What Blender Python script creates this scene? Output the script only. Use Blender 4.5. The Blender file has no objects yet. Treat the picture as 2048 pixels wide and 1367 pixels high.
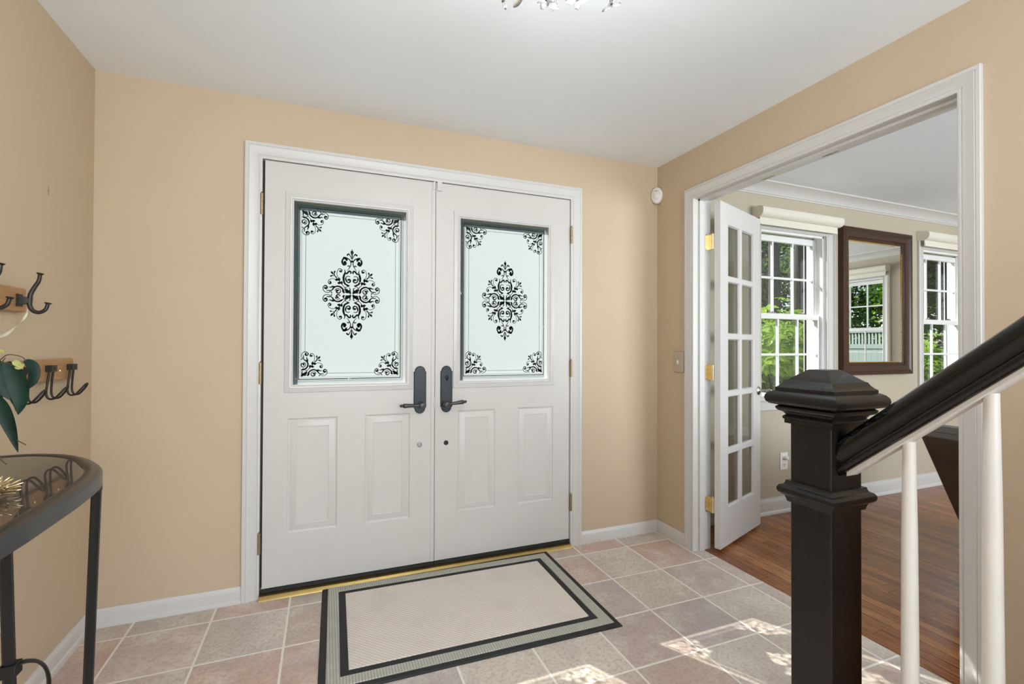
import bpy, bmesh, math, random
import numpy as np
from mathutils import Vector, Matrix
random.seed(7)
rng = np.random.default_rng(11)
C = bpy.context.scene.collection
S = bpy.context.scene
PI = math.pi

# ------------------------------------------------------------------ camera, sky, sun, added fill lights, exposure
cam = bpy.data.cameras.new('camera')
cam_o = bpy.data.objects.new('camera', cam)
C.objects.link(cam_o)
S.camera = cam_o
cam.sensor_width = 36.0
cam.lens = 944.29 / 2048 * 36.0
cam.clip_start = 0.02
cam.clip_end = 300
yaw, pitch, roll = 0.3765, 0.0094, 0.0038
fw = Vector((math.sin(yaw) * math.cos(pitch), math.cos(yaw) * math.cos(pitch), math.sin(pitch)))
rt = Vector((math.cos(yaw), -math.sin(yaw), 0))
up = rt.cross(fw)
r2 = rt * math.cos(roll) + up * math.sin(roll)
u2 = -rt * math.sin(roll) + up * math.cos(roll)
m = Matrix((r2, u2, -fw)).transposed().to_4x4()
m.translation = Vector((-1.9926, -2.4894, 1.1796))
cam_o.matrix_world = m

S.view_settings.view_transform = 'Standard'
S.view_settings.look = 'None'
S.view_settings.gamma = 1.0
S.view_settings.use_curve_mapping = False
S.view_settings.exposure = -0.20

SUN_DIR = Vector((0.535, -0.955, -1.0)).normalized()
sun = bpy.data.lights.new('sun', 'SUN')
sun.energy = 12.0
sun.color = (1.0, 0.95, 0.86)
sun.angle = math.radians(0.4)
sun_o = bpy.data.objects.new('sun', sun)
C.objects.link(sun_o)
sun_o.rotation_euler = SUN_DIR.to_track_quat('-Z', 'Y').to_euler()

W = bpy.data.worlds.new('sky')
S.world = W
W.use_nodes = True
wn = W.node_tree.nodes
sky = wn.new('ShaderNodeTexSky')
sky.sky_type = 'NISHITA'
sky.sun_disc = False
sky.sun_elevation = math.radians(42)
sky.sun_rotation = math.radians(-29)
W.node_tree.links.new(sky.outputs[0], wn['Background'].inputs[0])
wn['Background'].inputs[1].default_value = 0.29


def area_light(name, loc, target, sx, sy, energy, color):
    l = bpy.data.lights.new(name, 'AREA')
    l.shape = 'RECTANGLE'
    l.size, l.size_y = sx, sy
    l.energy = energy
    l.color = color
    o = bpy.data.objects.new(name, l)
    C.objects.link(o)
    o.location = loc
    d = Vector(target) - Vector(loc)
    o.rotation_euler = d.to_track_quat('-Z', 'Y').to_euler()
    return o


# added area lights fill both rooms through made-up openings in the unseen back walls
area_light('hall_back_fill', (-1.15, -5.12, 1.35), (-1.75, -1.0, 3.6), 2.1, 1.7, 168, (0.86, 0.94, 1.0))
area_light('living_back_fill', (2.2, -4.72, 1.35), (2.2, -1.0, 3.6), 2.6, 1.6, 215, (0.88, 0.95, 1.0))

S.cycles.max_bounces = 12
S.cycles.diffuse_bounces = 6
S.cycles.glossy_bounces = 5
S.cycles.transparent_max_bounces = 16
S.cycles.transmission_bounces = 8
S.cycles.caustics_reflective = False
S.cycles.caustics_refractive = False
S.cycles.sample_clamp_indirect = 6.0


# ------------------------------------------------------------------ materials
def new_mat(name):
    mt = bpy.data.materials.new(name)
    mt.use_nodes = True
    nt = mt.node_tree
    return mt, nt, nt.nodes['Principled BSDF']


def N(nt, kind, **kw):
    n = nt.nodes.new(kind)
    for k, v in kw.items():
        setattr(n, k, v)
    return n


def math_n(nt, op, a, b=None, c=None):
    n = nt.nodes.new('ShaderNodeMath')
    n.operation = op
    for i, x in enumerate((a, b, c)):
        if x is None:
            continue
        if isinstance(x, (int, float)):
            n.inputs[i].default_value = x
        else:
            nt.links.new(x, n.inputs[i])
    return n.outputs[0]


def ramp(nt, fac, stops, interp='LINEAR'):
    n = nt.nodes.new('ShaderNodeValToRGB')
    n.color_ramp.interpolation = interp
    el = n.color_ramp.elements
    while len(el) < len(stops):
        el.new(0.5)
    for e, (p, col) in zip(el, stops):
        e.position = p
        e.color = (*col, 1) if len(col) == 3 else col
    nt.links.new(fac, n.inputs[0])
    return n.outputs[0]


def mix_c(nt, fac, a, b, mode='MIX'):
    n = nt.nodes.new('ShaderNodeMix')
    n.data_type = 'RGBA'
    n.blend_type = mode
    for sock, x in ((n.inputs['Factor'], fac), (n.inputs[6], a), (n.inputs[7], b)):
        if isinstance(x, (int, float)):
            sock.default_value = x
        elif isinstance(x, tuple):
            sock.default_value = (*x, 1)
        else:
            nt.links.new(x, sock)
    return n.outputs[2]


def position(nt):
    return N(nt, 'ShaderNodeNewGeometry').outputs['Position']


def noise(nt, vec, scale, detail=3, rough=0.55, stretch=None):
    if stretch:
        mp = N(nt, 'ShaderNodeMapping')
        mp.inputs['Scale'].default_value = stretch
        nt.links.new(vec, mp.inputs[0])
        vec = mp.outputs[0]
    n = N(nt, 'ShaderNodeTexNoise')
    n.inputs['Scale'].default_value = scale
    n.inputs['Detail'].default_value = detail
    n.inputs['Roughness'].default_value = rough
    nt.links.new(vec, n.inputs['Vector'])
    return n.outputs[0]


def bump(nt, bs, height, strength=0.2, dist=0.002):
    b = N(nt, 'ShaderNodeBump')
    b.inputs['Strength'].default_value = strength
    b.inputs['Distance'].default_value = dist
    nt.links.new(height, b.inputs['Height'])
    nt.links.new(b.outputs[0], bs.inputs['Normal'])


def simple(name, col, rough=0.5, metal=0.0, vary=0.06, scale=14, bmp=0.0, bscale=120, coat=0.0, ior=1.5, stretch=None):
    mt, nt, bs = new_mat(name)
    p = position(nt)
    f = noise(nt, p, scale, 4, 0.6, stretch)
    a = tuple(max(0, c * (1 - vary)) for c in col)
    b = tuple(min(1, c * (1 + vary)) for c in col)
    nt.links.new(ramp(nt, f, [(0.3, a), (0.7, b)]), bs.inputs['Base Color'])
    bs.inputs['Roughness'].default_value = rough
    bs.inputs['Metallic'].default_value = metal
    bs.inputs['IOR'].default_value = ior
    bs.inputs['Coat Weight'].default_value = coat
    if bmp:
        bump(nt, bs, noise(nt, p, bscale, 3, 0.6, stretch), bmp, 0.001)
    return mt


M = {}
M['wall'] = simple('beige wall paint', (0.550, 0.437, 0.307), 0.6, vary=0.012, scale=3, bmp=0.08, bscale=220)
M['wall_lr'] = simple('greige wall paint', (0.485, 0.432, 0.332), 0.6, vary=0.012, scale=3, bmp=0.08, bscale=220)
M['ceiling'] = simple('white ceiling paint', (0.86, 0.92, 0.975), 0.8, vary=0.01, scale=3)
M['trim'] = simple('white trim paint', (0.61, 0.60, 0.585), 0.32, vary=0.01, scale=5)
M['door'] = simple('off white door paint', (0.605, 0.585, 0.562), 0.38, vary=0.012, scale=6, bmp=0.05, bscale=300)
M['fdoor'] = simple('white french door paint', (0.66, 0.645, 0.63), 0.35, vary=0.01, scale=5)
M['vinyl'] = simple('white vinyl', (0.85, 0.86, 0.86), 0.3, vary=0.01)
M['fence'] = simple('shaded white fence vinyl', (0.36, 0.385, 0.385), 0.45, vary=0.03)  # white vinyl greyed down: the shade on the fence is in the colour
M['shade'] = simple('cream shade vinyl', (0.78, 0.75, 0.66), 0.4, vary=0.015)
M['ceiling_dark'] = simple('dark void', (0.03, 0.02, 0.02), 0.8)
M['black_rubber'] = simple('black rubber', (0.014, 0.015, 0.016), 0.65, vary=0.2, bmp=0.3, bscale=400)
M['black_metal'] = simple('black painted metal', (0.007, 0.0068, 0.007), 0.42, vary=0.15, bmp=0.06, bscale=200)
M['rim_metal'] = simple('dark gunmetal rim', (0.028, 0.027, 0.027), 0.28, metal=0.3, vary=0.12)
M['iron'] = simple('dark bronze iron', (0.045, 0.038, 0.034), 0.42, metal=0.55, vary=0.25, scale=60, bmp=0.1, bscale=150)
M['slate_metal'] = simple('slate black hardware', (0.03, 0.038, 0.045), 0.42, metal=0.45, vary=0.12, bmp=0.06, bscale=200)
M['lever'] = simple('worn bronze lever', (0.075, 0.07, 0.068), 0.36, metal=0.7, vary=0.2, scale=50)
M['brass'] = simple('polished brass', (0.80, 0.68, 0.42), 0.25, metal=1.0, vary=0.08, scale=40)
M['old_brass'] = simple('aged brass hinge', (0.36, 0.27, 0.16), 0.4, metal=0.9, vary=0.2, scale=60)
M['gold_sill'] = simple('gold anodised sill', (0.40, 0.28, 0.10), 0.36, metal=0.9, vary=0.08)
M['nickel'] = simple('aged nickel', (0.42, 0.39, 0.34), 0.25, metal=1.0, vary=0.1)
M['steel'] = simple('brushed steel plate', (0.55, 0.50, 0.46), 0.32, metal=0.9, vary=0.05, stretch=(1, 1, 30))
M['grey_lock'] = simple('grey lock metal', (0.33, 0.32, 0.31), 0.35, metal=0.9, vary=0.1)
M['white_plastic'] = simple('white plastic', (0.82, 0.80, 0.77), 0.35, vary=0.01)
M['slot'] = simple('dark slot', (0.02, 0.02, 0.02), 0.6)
M['cord'] = simple('cream cord', (0.74, 0.71, 0.60), 0.6, vary=0.02)
M['ribbon'] = simple('cream satin ribbon', (0.74, 0.68, 0.55), 0.4, vary=0.03)
M['chip'] = simple('chipped plaster', (0.30, 0.25, 0.19), 0.8, vary=0.3, scale=90)
M['leather'] = simple('dark brown leather', (0.075, 0.062, 0.050), 0.34, vary=0.2, scale=8, bmp=0.25, bscale=160)
M['gold_leaf'] = simple('pale gold metal', (0.72, 0.58, 0.34), 0.28, metal=0.9, vary=0.1)
M['gilt'] = simple('gilt bead', (0.55, 0.32, 0.08), 0.35, metal=0.8, vary=0.15, scale=60)
M['bronze_leaf'] = simple('bronze chandelier metal', (0.13, 0.115, 0.10), 0.4, metal=0.7, vary=0.2)
M['ceramic'] = simple('white ceramic', (0.7, 0.68, 0.64), 0.3, vary=0.02)
M['siding'] = simple('pale house siding', (0.62, 0.62, 0.60), 0.7, vary=0.03)
M['balus'] = simple('white baluster paint', (0.70, 0.685, 0.655), 0.42, vary=0.03, scale=9)


def newel_mat():
    mt, nt, bs = new_mat('black brushed newel paint')
    p = position(nt)
    f = noise(nt, p, 30, 5, 0.65, (6, 6, 0.5))
    g = noise(nt, p, 55, 4, 0.6)
    sp = ramp(nt, g, [(0.62, (0, 0, 0)), (0.75, (1, 1, 1))])
    base = ramp(nt, f, [(0.3, (0.004, 0.0038, 0.0038)), (0.7, (0.010, 0.0092, 0.009))])
    nt.links.new(mix_c(nt, math_n(nt, 'MULTIPLY', sp, 0.25), base, (0.07, 0.06, 0.055)), bs.inputs['Base Color'])
    nt.links.new(math_n(nt, 'ADD', math_n(nt, 'MULTIPLY', f, 0.22), 0.20), bs.inputs['Roughness'])
    bs.inputs['IOR'].default_value = 1.5
    bump(nt, bs, f, 0.10, 0.001)
    return mt


M['newel'] = newel_mat()
M['rail'] = simple('black gloss rail paint', (0.004, 0.0036, 0.0036), 0.13, vary=0.2, scale=20, bmp=0.04, bscale=60, ior=1.5)


def wood(name, a, b, dark, stretch, rough=0.4, scale=9):
    mt, nt, bs = new_mat(name)
    p = position(nt)
    f = noise(nt, p, scale, 6, 0.7, stretch)
    g = noise(nt, p, scale * 4, 4, 0.7, stretch)
    c1 = ramp(nt, f, [(0.3, a), (0.65, b)])
    c2 = mix_c(nt, ramp(nt, g, [(0.50, (0, 0, 0)), (0.68, (1, 1, 1))]), c1, dark)
    nt.links.new(c2, bs.inputs['Base Color'])
    bs.inputs['Roughness'].default_value = rough
    bump(nt, bs, g, 0.12, 0.001)
    return mt


M['oak'] = wood('honey oak board', (0.36, 0.19, 0.075), (0.45, 0.255, 0.115), (0.26, 0.13, 0.05), (14, 1.2, 14))
M['mahogany'] = wood('mahogany mirror frame', (0.038, 0.014, 0.007), (0.062, 0.024, 0.011), (0.03, 0.012, 0.007), (6, 6, 1), 0.25)


def tile_mat():
    mt, nt, bs = new_mat('glazed stone look floor tile')
    p = position(nt)
    sx = N(nt, 'ShaderNodeSeparateXYZ')
    nt.links.new(p, sx.inputs[0])
    T = 0.302
    u = math_n(nt, 'DIVIDE', math_n(nt, 'ADD', sx.outputs[0], 0.0226 + 30 * T), T)
    v = math_n(nt, 'DIVIDE', math_n(nt, 'ADD', sx.outputs[1], 0.435 + 30 * T), T)
    fu, fv = math_n(nt, 'FRACT', u), math_n(nt, 'FRACT', v)
    du = math_n(nt, 'MINIMUM', fu, math_n(nt, 'SUBTRACT', 1.0, fu))
    dv = math_n(nt, 'MINIMUM', fv, math_n(nt, 'SUBTRACT', 1.0, fv))
    wob = math_n(nt, 'MULTIPLY', math_n(nt, 'SUBTRACT', noise(nt, p, 40, 2), 0.5), 0.008)
    d = math_n(nt, 'ADD', math_n(nt, 'MINIMUM', du, dv), wob)
    grout = N(nt, 'ShaderNodeMapRange')
    grout.inputs[1].default_value = 0.0105
    grout.inputs[2].default_value = 0.018
    nt.links.new(d, grout.inputs[0])
    cell = N(nt, 'ShaderNodeCombineXYZ')
    nt.links.new(math_n(nt, 'FLOOR', u), cell.inputs[0])
    nt.links.new(math_n(nt, 'FLOOR', v), cell.inputs[1])
    wnz = N(nt, 'ShaderNodeTexWhiteNoise', noise_dimensions='2D')
    nt.links.new(cell.outputs[0], wnz.inputs['Vector'])
    tone = ramp(nt, wnz.outputs[0], [(0.0, (0.578, 0.399, 0.317)), (0.22, (0.547, 0.456, 0.376)), (0.42, (0.672, 0.620, 0.538)),
                                    (0.62, (0.473, 0.425, 0.414)), (0.8, (0.630, 0.435, 0.344)), (1.0, (0.630, 0.537, 0.474))])
    off = N(nt, 'ShaderNodeVectorMath', operation='MULTIPLY_ADD')
    nt.links.new(wnz.outputs[1], off.inputs[0])
    off.inputs[1].default_value = (9, 9, 9)
    nt.links.new(p, off.inputs[2])
    n1 = noise(nt, off.outputs[0], 7, 5, 0.65)
    n2 = noise(nt, off.outputs[0], 75, 4, 0.7)
    c = mix_c(nt, ramp(nt, n1, [(0.44, (0, 0, 0)), (0.70, (0.8, 0.8, 0.8))]), tone, (0.714, 0.669, 0.603))
    c = mix_c(nt, math_n(nt, 'MULTIPLY', ramp(nt, noise(nt, off.outputs[0], 4, 4), [(0.45, (0, 0, 0)), (0.7, (1, 1, 1))]), 0.62), c, (0.430, 0.361, 0.339))
    c = mix_c(nt, math_n(nt, 'MULTIPLY', ramp(nt, n2, [(0.48, (0, 0, 0)), (0.60, (1, 1, 1))]), 0.42), c, (0.357, 0.255, 0.215))
    gc = mix_c(nt, noise(nt, p, 18, 3), (0.757, 0.722, 0.646), (0.862, 0.828, 0.765))
    nt.links.new(mix_c(nt, grout.outputs[0], gc, c), bs.inputs['Base Color'])
    nt.links.new(math_n(nt, 'SUBTRACT', 0.72, math_n(nt, 'MULTIPLY', grout.outputs[0], 0.30)), bs.inputs['Roughness'])
    h = math_n(nt, 'ADD', grout.outputs[0], math_n(nt, 'MULTIPLY', n2, 0.25))
    bump(nt, bs, h, 0.4, 0.002)
    return mt


M['tile'] = tile_mat()


def plank_mat():
    mt, nt, bs = new_mat('stained oak strip floor')
    p = position(nt)
    sx = N(nt, 'ShaderNodeSeparateXYZ')
    nt.links.new(p, sx.inputs[0])
    wd = 0.057
    u = math_n(nt, 'DIVIDE', math_n(nt, 'ADD', sx.outputs[0], 5.0), wd)
    iu = math_n(nt, 'FLOOR', u)
    fu = math_n(nt, 'FRACT', u)
    w1 = N(nt, 'ShaderNodeTexWhiteNoise', noise_dimensions='1D')
    nt.links.new(iu, w1.inputs['W'])
    v = math_n(nt, 'ADD', math_n(nt, 'DIVIDE', sx.outputs[1], 0.85), math_n(nt, 'MULTIPLY', w1.outputs[0], 7.3))
    iv = math_n(nt, 'FLOOR', v)
    fv = math_n(nt, 'FRACT', v)
    cell = N(nt, 'ShaderNodeCombineXYZ')
    nt.links.new(iu, cell.inputs[0])
    nt.links.new(iv, cell.inputs[1])
    w2 = N(nt, 'ShaderNodeTexWhiteNoise', noise_dimensions='2D')
    nt.links.new(cell.outputs[0], w2.inputs['Vector'])
    tone = ramp(nt, w2.outputs[0], [(0.0, (0.27, 0.085, 0.025)), (0.3, (0.40, 0.145, 0.042)), (0.6, (0.34, 0.115, 0.033)), (0.85, (0.50, 0.205, 0.065)), (1.0, (0.24, 0.07, 0.022))])
    off = N(nt, 'ShaderNodeVectorMath', operation='MULTIPLY_ADD')
    nt.links.new(w2.outputs[1], off.inputs[0])
    off.inputs[1].default_value = (3, 11, 5)
    nt.links.new(p, off.inputs[2])
    g1 = noise(nt, off.outputs[0], 12, 5, 0.7, (11, 0.9, 1))
    # cathedral grain: rings of a stretched, distorted wave
    mp = N(nt, 'ShaderNodeMapping')
    mp.inputs['Scale'].default_value = (1.0, 0.085, 1.0)
    nt.links.new(off.outputs[0], mp.inputs[0])
    wv = N(nt, 'ShaderNodeTexWave', wave_type='BANDS', bands_direction='X')
    wv.inputs['Scale'].default_value = 26
    wv.inputs['Distortion'].default_value = 7.0
    wv.inputs['Detail'].default_value = 2.0
    wv.inputs['Detail Scale'].default_value = 1.3
    nt.links.new(mp.outputs[0], wv.inputs[0])
    c = mix_c(nt, math_n(nt, 'MULTIPLY', ramp(nt, g1, [(0.50, (0, 0, 0)), (0.64, (1, 1, 1))]), 0.62), tone, (0.085, 0.025, 0.009))
    c = mix_c(nt, math_n(nt, 'MULTIPLY', ramp(nt, wv.outputs[1], [(0.60, (0, 0, 0)), (0.82, (1, 1, 1))]), 0.72), c, (0.05, 0.015, 0.006))
    eu = math_n(nt, 'MINIMUM', fu, math_n(nt, 'SUBTRACT', 1.0, fu))
    ev = math_n(nt, 'MULTIPLY', math_n(nt, 'MINIMUM', fv, math_n(nt, 'SUBTRACT', 1.0, fv)), 15)
    e = math_n(nt, 'MINIMUM', eu, ev)
    gap = N(nt, 'ShaderNodeMapRange')
    gap.inputs[1].default_value = 0.012
    gap.inputs[2].default_value = 0.03
    nt.links.new(e, gap.inputs[0])
    nt.links.new(mix_c(nt, gap.outputs[0], (0.05, 0.018, 0.008), c), bs.inputs['Base Color'])
    bs.inputs['Roughness'].default_value = 0.27
    bs.inputs['Coat Weight'].default_value = 0.10
    bs.inputs['Coat Roughness'].default_value = 0.18
    bump(nt, bs, math_n(nt, 'ADD', gap.outputs[0], math_n(nt, 'MULTIPLY', g1, 0.3)), 0.12, 0.001)
    return mt


M['plank'] = plank_mat()


def weave_mat(name, a, b, scale, ribs):
    mt, nt, bs = new_mat(name)
    p = position(nt)
    wv = N(nt, 'ShaderNodeTexWave', wave_type='BANDS', bands_direction='DIAGONAL' if ribs else 'X')
    wv.inputs['Scale'].default_value = scale
    wv.inputs['Distortion'].default_value = 0.6
    wv.inputs['Detail'].default_value = 1
    nt.links.new(p, wv.inputs[0])
    w2 = N(nt, 'ShaderNodeTexWave', wave_type='BANDS', bands_direction='Y')
    w2.inputs['Scale'].default_value = scale * 1.3
    nt.links.new(p, w2.inputs[0])
    f = math_n(nt, 'MULTIPLY', wv.outputs[1], w2.outputs[1])
    n1 = noise(nt, p, 220, 3, 0.7)
    n2 = noise(nt, p, 5, 4, 0.6)
    c = ramp(nt, math_n(nt, 'ADD', math_n(nt, 'MULTIPLY', f, 0.6), math_n(nt, 'MULTIPLY', n1, 0.5)), [(0.2, a), (0.75, b)])
    c = mix_c(nt, math_n(nt, 'MULTIPLY', ramp(nt, n2, [(0.5, (0, 0, 0)), (0.75, (1, 1, 1))]), 0.25), c, tuple(x * 0.75 for x in a))
    nt.links.new(c, bs.inputs['Base Color'])
    bs.inputs['Roughness'].default_value = 0.95
    bump(nt, bs, math_n(nt, 'ADD', f, n1), 0.5, 0.002)
    return mt


M['mat_centre'] = weave_mat('pinkish beige woven mat', (0.62, 0.55, 0.49), (0.92, 0.85, 0.78), 34, True)
M['mat_border'] = weave_mat('sage grey mat pile', (0.32, 0.315, 0.27), (0.66, 0.64, 0.58), 30, False)


def pane_mat():
    """frosted obscure glass, clear where the scroll pattern is"""
    mt, nt, bs = new_mat('etched obscure glass')
    out = nt.nodes['Material Output']
    at = N(nt, 'ShaderNodeAttribute', attribute_name='etch')
    mr = N(nt, 'ShaderNodeMapRange')
    mr.inputs[1].default_value = 0.0005
    mr.inputs[2].default_value = -0.0005
    nt.links.new(at.outputs['Fac'], mr.inputs[0])
    p = position(nt)
    tr = N(nt, 'ShaderNodeBsdfTranslucent')
    tr.inputs[0].default_value = (0.325, 0.368, 0.382, 1)
    df = N(nt, 'ShaderNodeBsdfDiffuse')
    df.inputs[0].default_value = (0.45, 0.52, 0.52, 1)
    m1 = N(nt, 'ShaderNodeMixShader')
    m1.inputs[0].default_value = 0.12
    nt.links.new(tr.outputs[0], m1.inputs[1])
    nt.links.new(df.outputs[0], m1.inputs[2])
    tp = N(nt, 'ShaderNodeBsdfTransparent')
    tp.inputs[0].default_value = (0.84, 0.87, 0.86, 1)
    # the plain margin outside the border lines is only lightly frosted
    ma = N(nt, 'ShaderNodeAttribute', attribute_name='margin')
    fac = math_n(nt, 'MAXIMUM', mr.outputs[0], math_n(nt, 'ADD', math_n(nt, 'MULTIPLY', ma.outputs['Fac'], 0.30), 0.03))
    m2 = N(nt, 'ShaderNodeMixShader')
    nt.links.new(fac, m2.inputs[0])
    nt.links.new(m1.outputs[0], m2.inputs[1])
    nt.links.new(tp.outputs[0], m2.inputs[2])
    nt.links.new(m2.outputs[0], out.inputs[0])
    nt.nodes.remove(bs)
    return mt


M['pane'] = pane_mat()


def clear_glass(name, tint=(0.93, 0.96, 0.95), refl=0.16):
    mt, nt, bs = new_mat(name)
    out = nt.nodes['Material Output']
    tp = N(nt, 'ShaderNodeBsdfTransparent')
    tp.inputs[0].default_value = (*tint, 1)
    gl = N(nt, 'ShaderNodeBsdfGlossy')
    gl.inputs['Roughness'].default_value = 0.0
    lw = N(nt, 'ShaderNodeLayerWeight')
    lw.inputs[0].default_value = 0.25
    f = math_n(nt, 'MULTIPLY', lw.outputs['Fresnel'], refl)
    ms = N(nt, 'ShaderNodeMixShader')
    nt.links.new(f, ms.inputs[0])
    nt.links.new(tp.outputs[0], ms.inputs[1])
    nt.links.new(gl.outputs[0], ms.inputs[2])
    nt.links.new(ms.outputs[0], out.inputs[0])
    nt.nodes.remove(bs)
    return mt


M['glass'] = clear_glass('window glass')
M['fd_glass'] = clear_glass('french door glass', (0.90, 0.91, 0.89), 0.5)


def crystal():
    mt, nt, bs = new_mat('clear crystal')
    bs.inputs['Base Color'].default_value = (0.95, 0.95, 0.95, 1)
    bs.inputs['Roughness'].default_value = 0.03
    bs.inputs['Transmission Weight'].default_value = 0.9
    bs.inputs['IOR'].default_value = 1.5
    return mt


M['crystal'] = crystal()


def mirror_mat():
    mt, nt, bs = new_mat('silvered mirror')
    bs.inputs['Base Color'].default_value = (0.88, 0.90, 0.87, 1)
    bs.inputs['Metallic'].default_value = 1.0
    bs.inputs['Roughness'].default_value = 0.0
    return mt


M['mirror'] = mirror_mat()


def table_glass():
    mt, nt, bs = new_mat('smoked bronze table glass')
    bs.inputs['Base Color'].default_value = (0.085, 0.07, 0.058, 1)
    bs.inputs['Roughness'].default_value = 0.025
    bs.inputs['IOR'].default_value = 2.0
    return mt


M['table_glass'] = table_glass()


def leaf_mat(name, a, b, trans=0.4, rough=0.4, scale=3.0):
    mt, nt, bs = new_mat(name)
    out = nt.nodes['Material Output']
    p = position(nt)
    oi = noise(nt, p, scale, 3, 0.7)
    c = ramp(nt, oi, [(0.32, a), (0.68, b)])
    nt.links.new(c, bs.inputs['Base Color'])
    bs.inputs['Roughness'].default_value = rough
    tl = N(nt, 'ShaderNodeBsdfTranslucent')
    c2 = mix_c(nt, 0.5, c, (0.35, 0.50, 0.04))
    nt.links.new(c2, tl.inputs[0])
    ms = N(nt, 'ShaderNodeMixShader')
    ms.inputs[0].default_value = trans
    nt.links.new(bs.outputs[0], ms.inputs[1])
    nt.links.new(tl.outputs[0], ms.inputs[2])
    nt.links.new(ms.outputs[0], out.inputs[0])
    return mt


M['rhodo'] = leaf_mat('rhododendron leaf', (0.14, 0.30, 0.035), (0.44, 0.62, 0.09), 0.5, 0.35, 14)
M['tree_dark'] = leaf_mat('dark tree leaf', (0.030, 0.075, 0.028), (0.10, 0.19, 0.05), 0.3, 0.5, 5)
M['tree_bright'] = leaf_mat('bright maple leaf', (0.16, 0.34, 0.03), (0.40, 0.60, 0.06), 0.5, 0.5, 2)
M['yew'] = leaf_mat('yew needles', (0.008, 0.020, 0.010), (0.025, 0.050, 0.020), 0.1, 0.6, 5)
M['house_leaf'] = leaf_mat('dark glossy houseplant leaf', (0.002, 0.012, 0.006), (0.006, 0.034, 0.017), 0.05, 0.42, 18)
M['house_leaf'].node_tree.nodes['Principled BSDF'].inputs['IOR'].default_value = 1.28
M['bud'] = leaf_mat('pale green bud', (0.40, 0.42, 0.12), (0.55, 0.55, 0.20), 0.2, 0.5, 20)
M['bark'] = simple('tree bark', (0.045, 0.037, 0.03), 0.9, vary=0.5, scale=9, bmp=0.6, bscale=20, stretch=(3, 3, 0.5))
M['stem'] = simple('woody stem', (0.08, 0.045, 0.025), 0.7, vary=0.3)
M['grass'] = simple('lawn grass', (0.10, 0.19, 0.04), 0.9, vary=0.45, scale=12, bmp=0.6, bscale=60)
M['mulch'] = simple('bark mulch', (0.06, 0.04, 0.028), 0.95, vary=0.5, scale=30, bmp=0.8, bscale=60)


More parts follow.
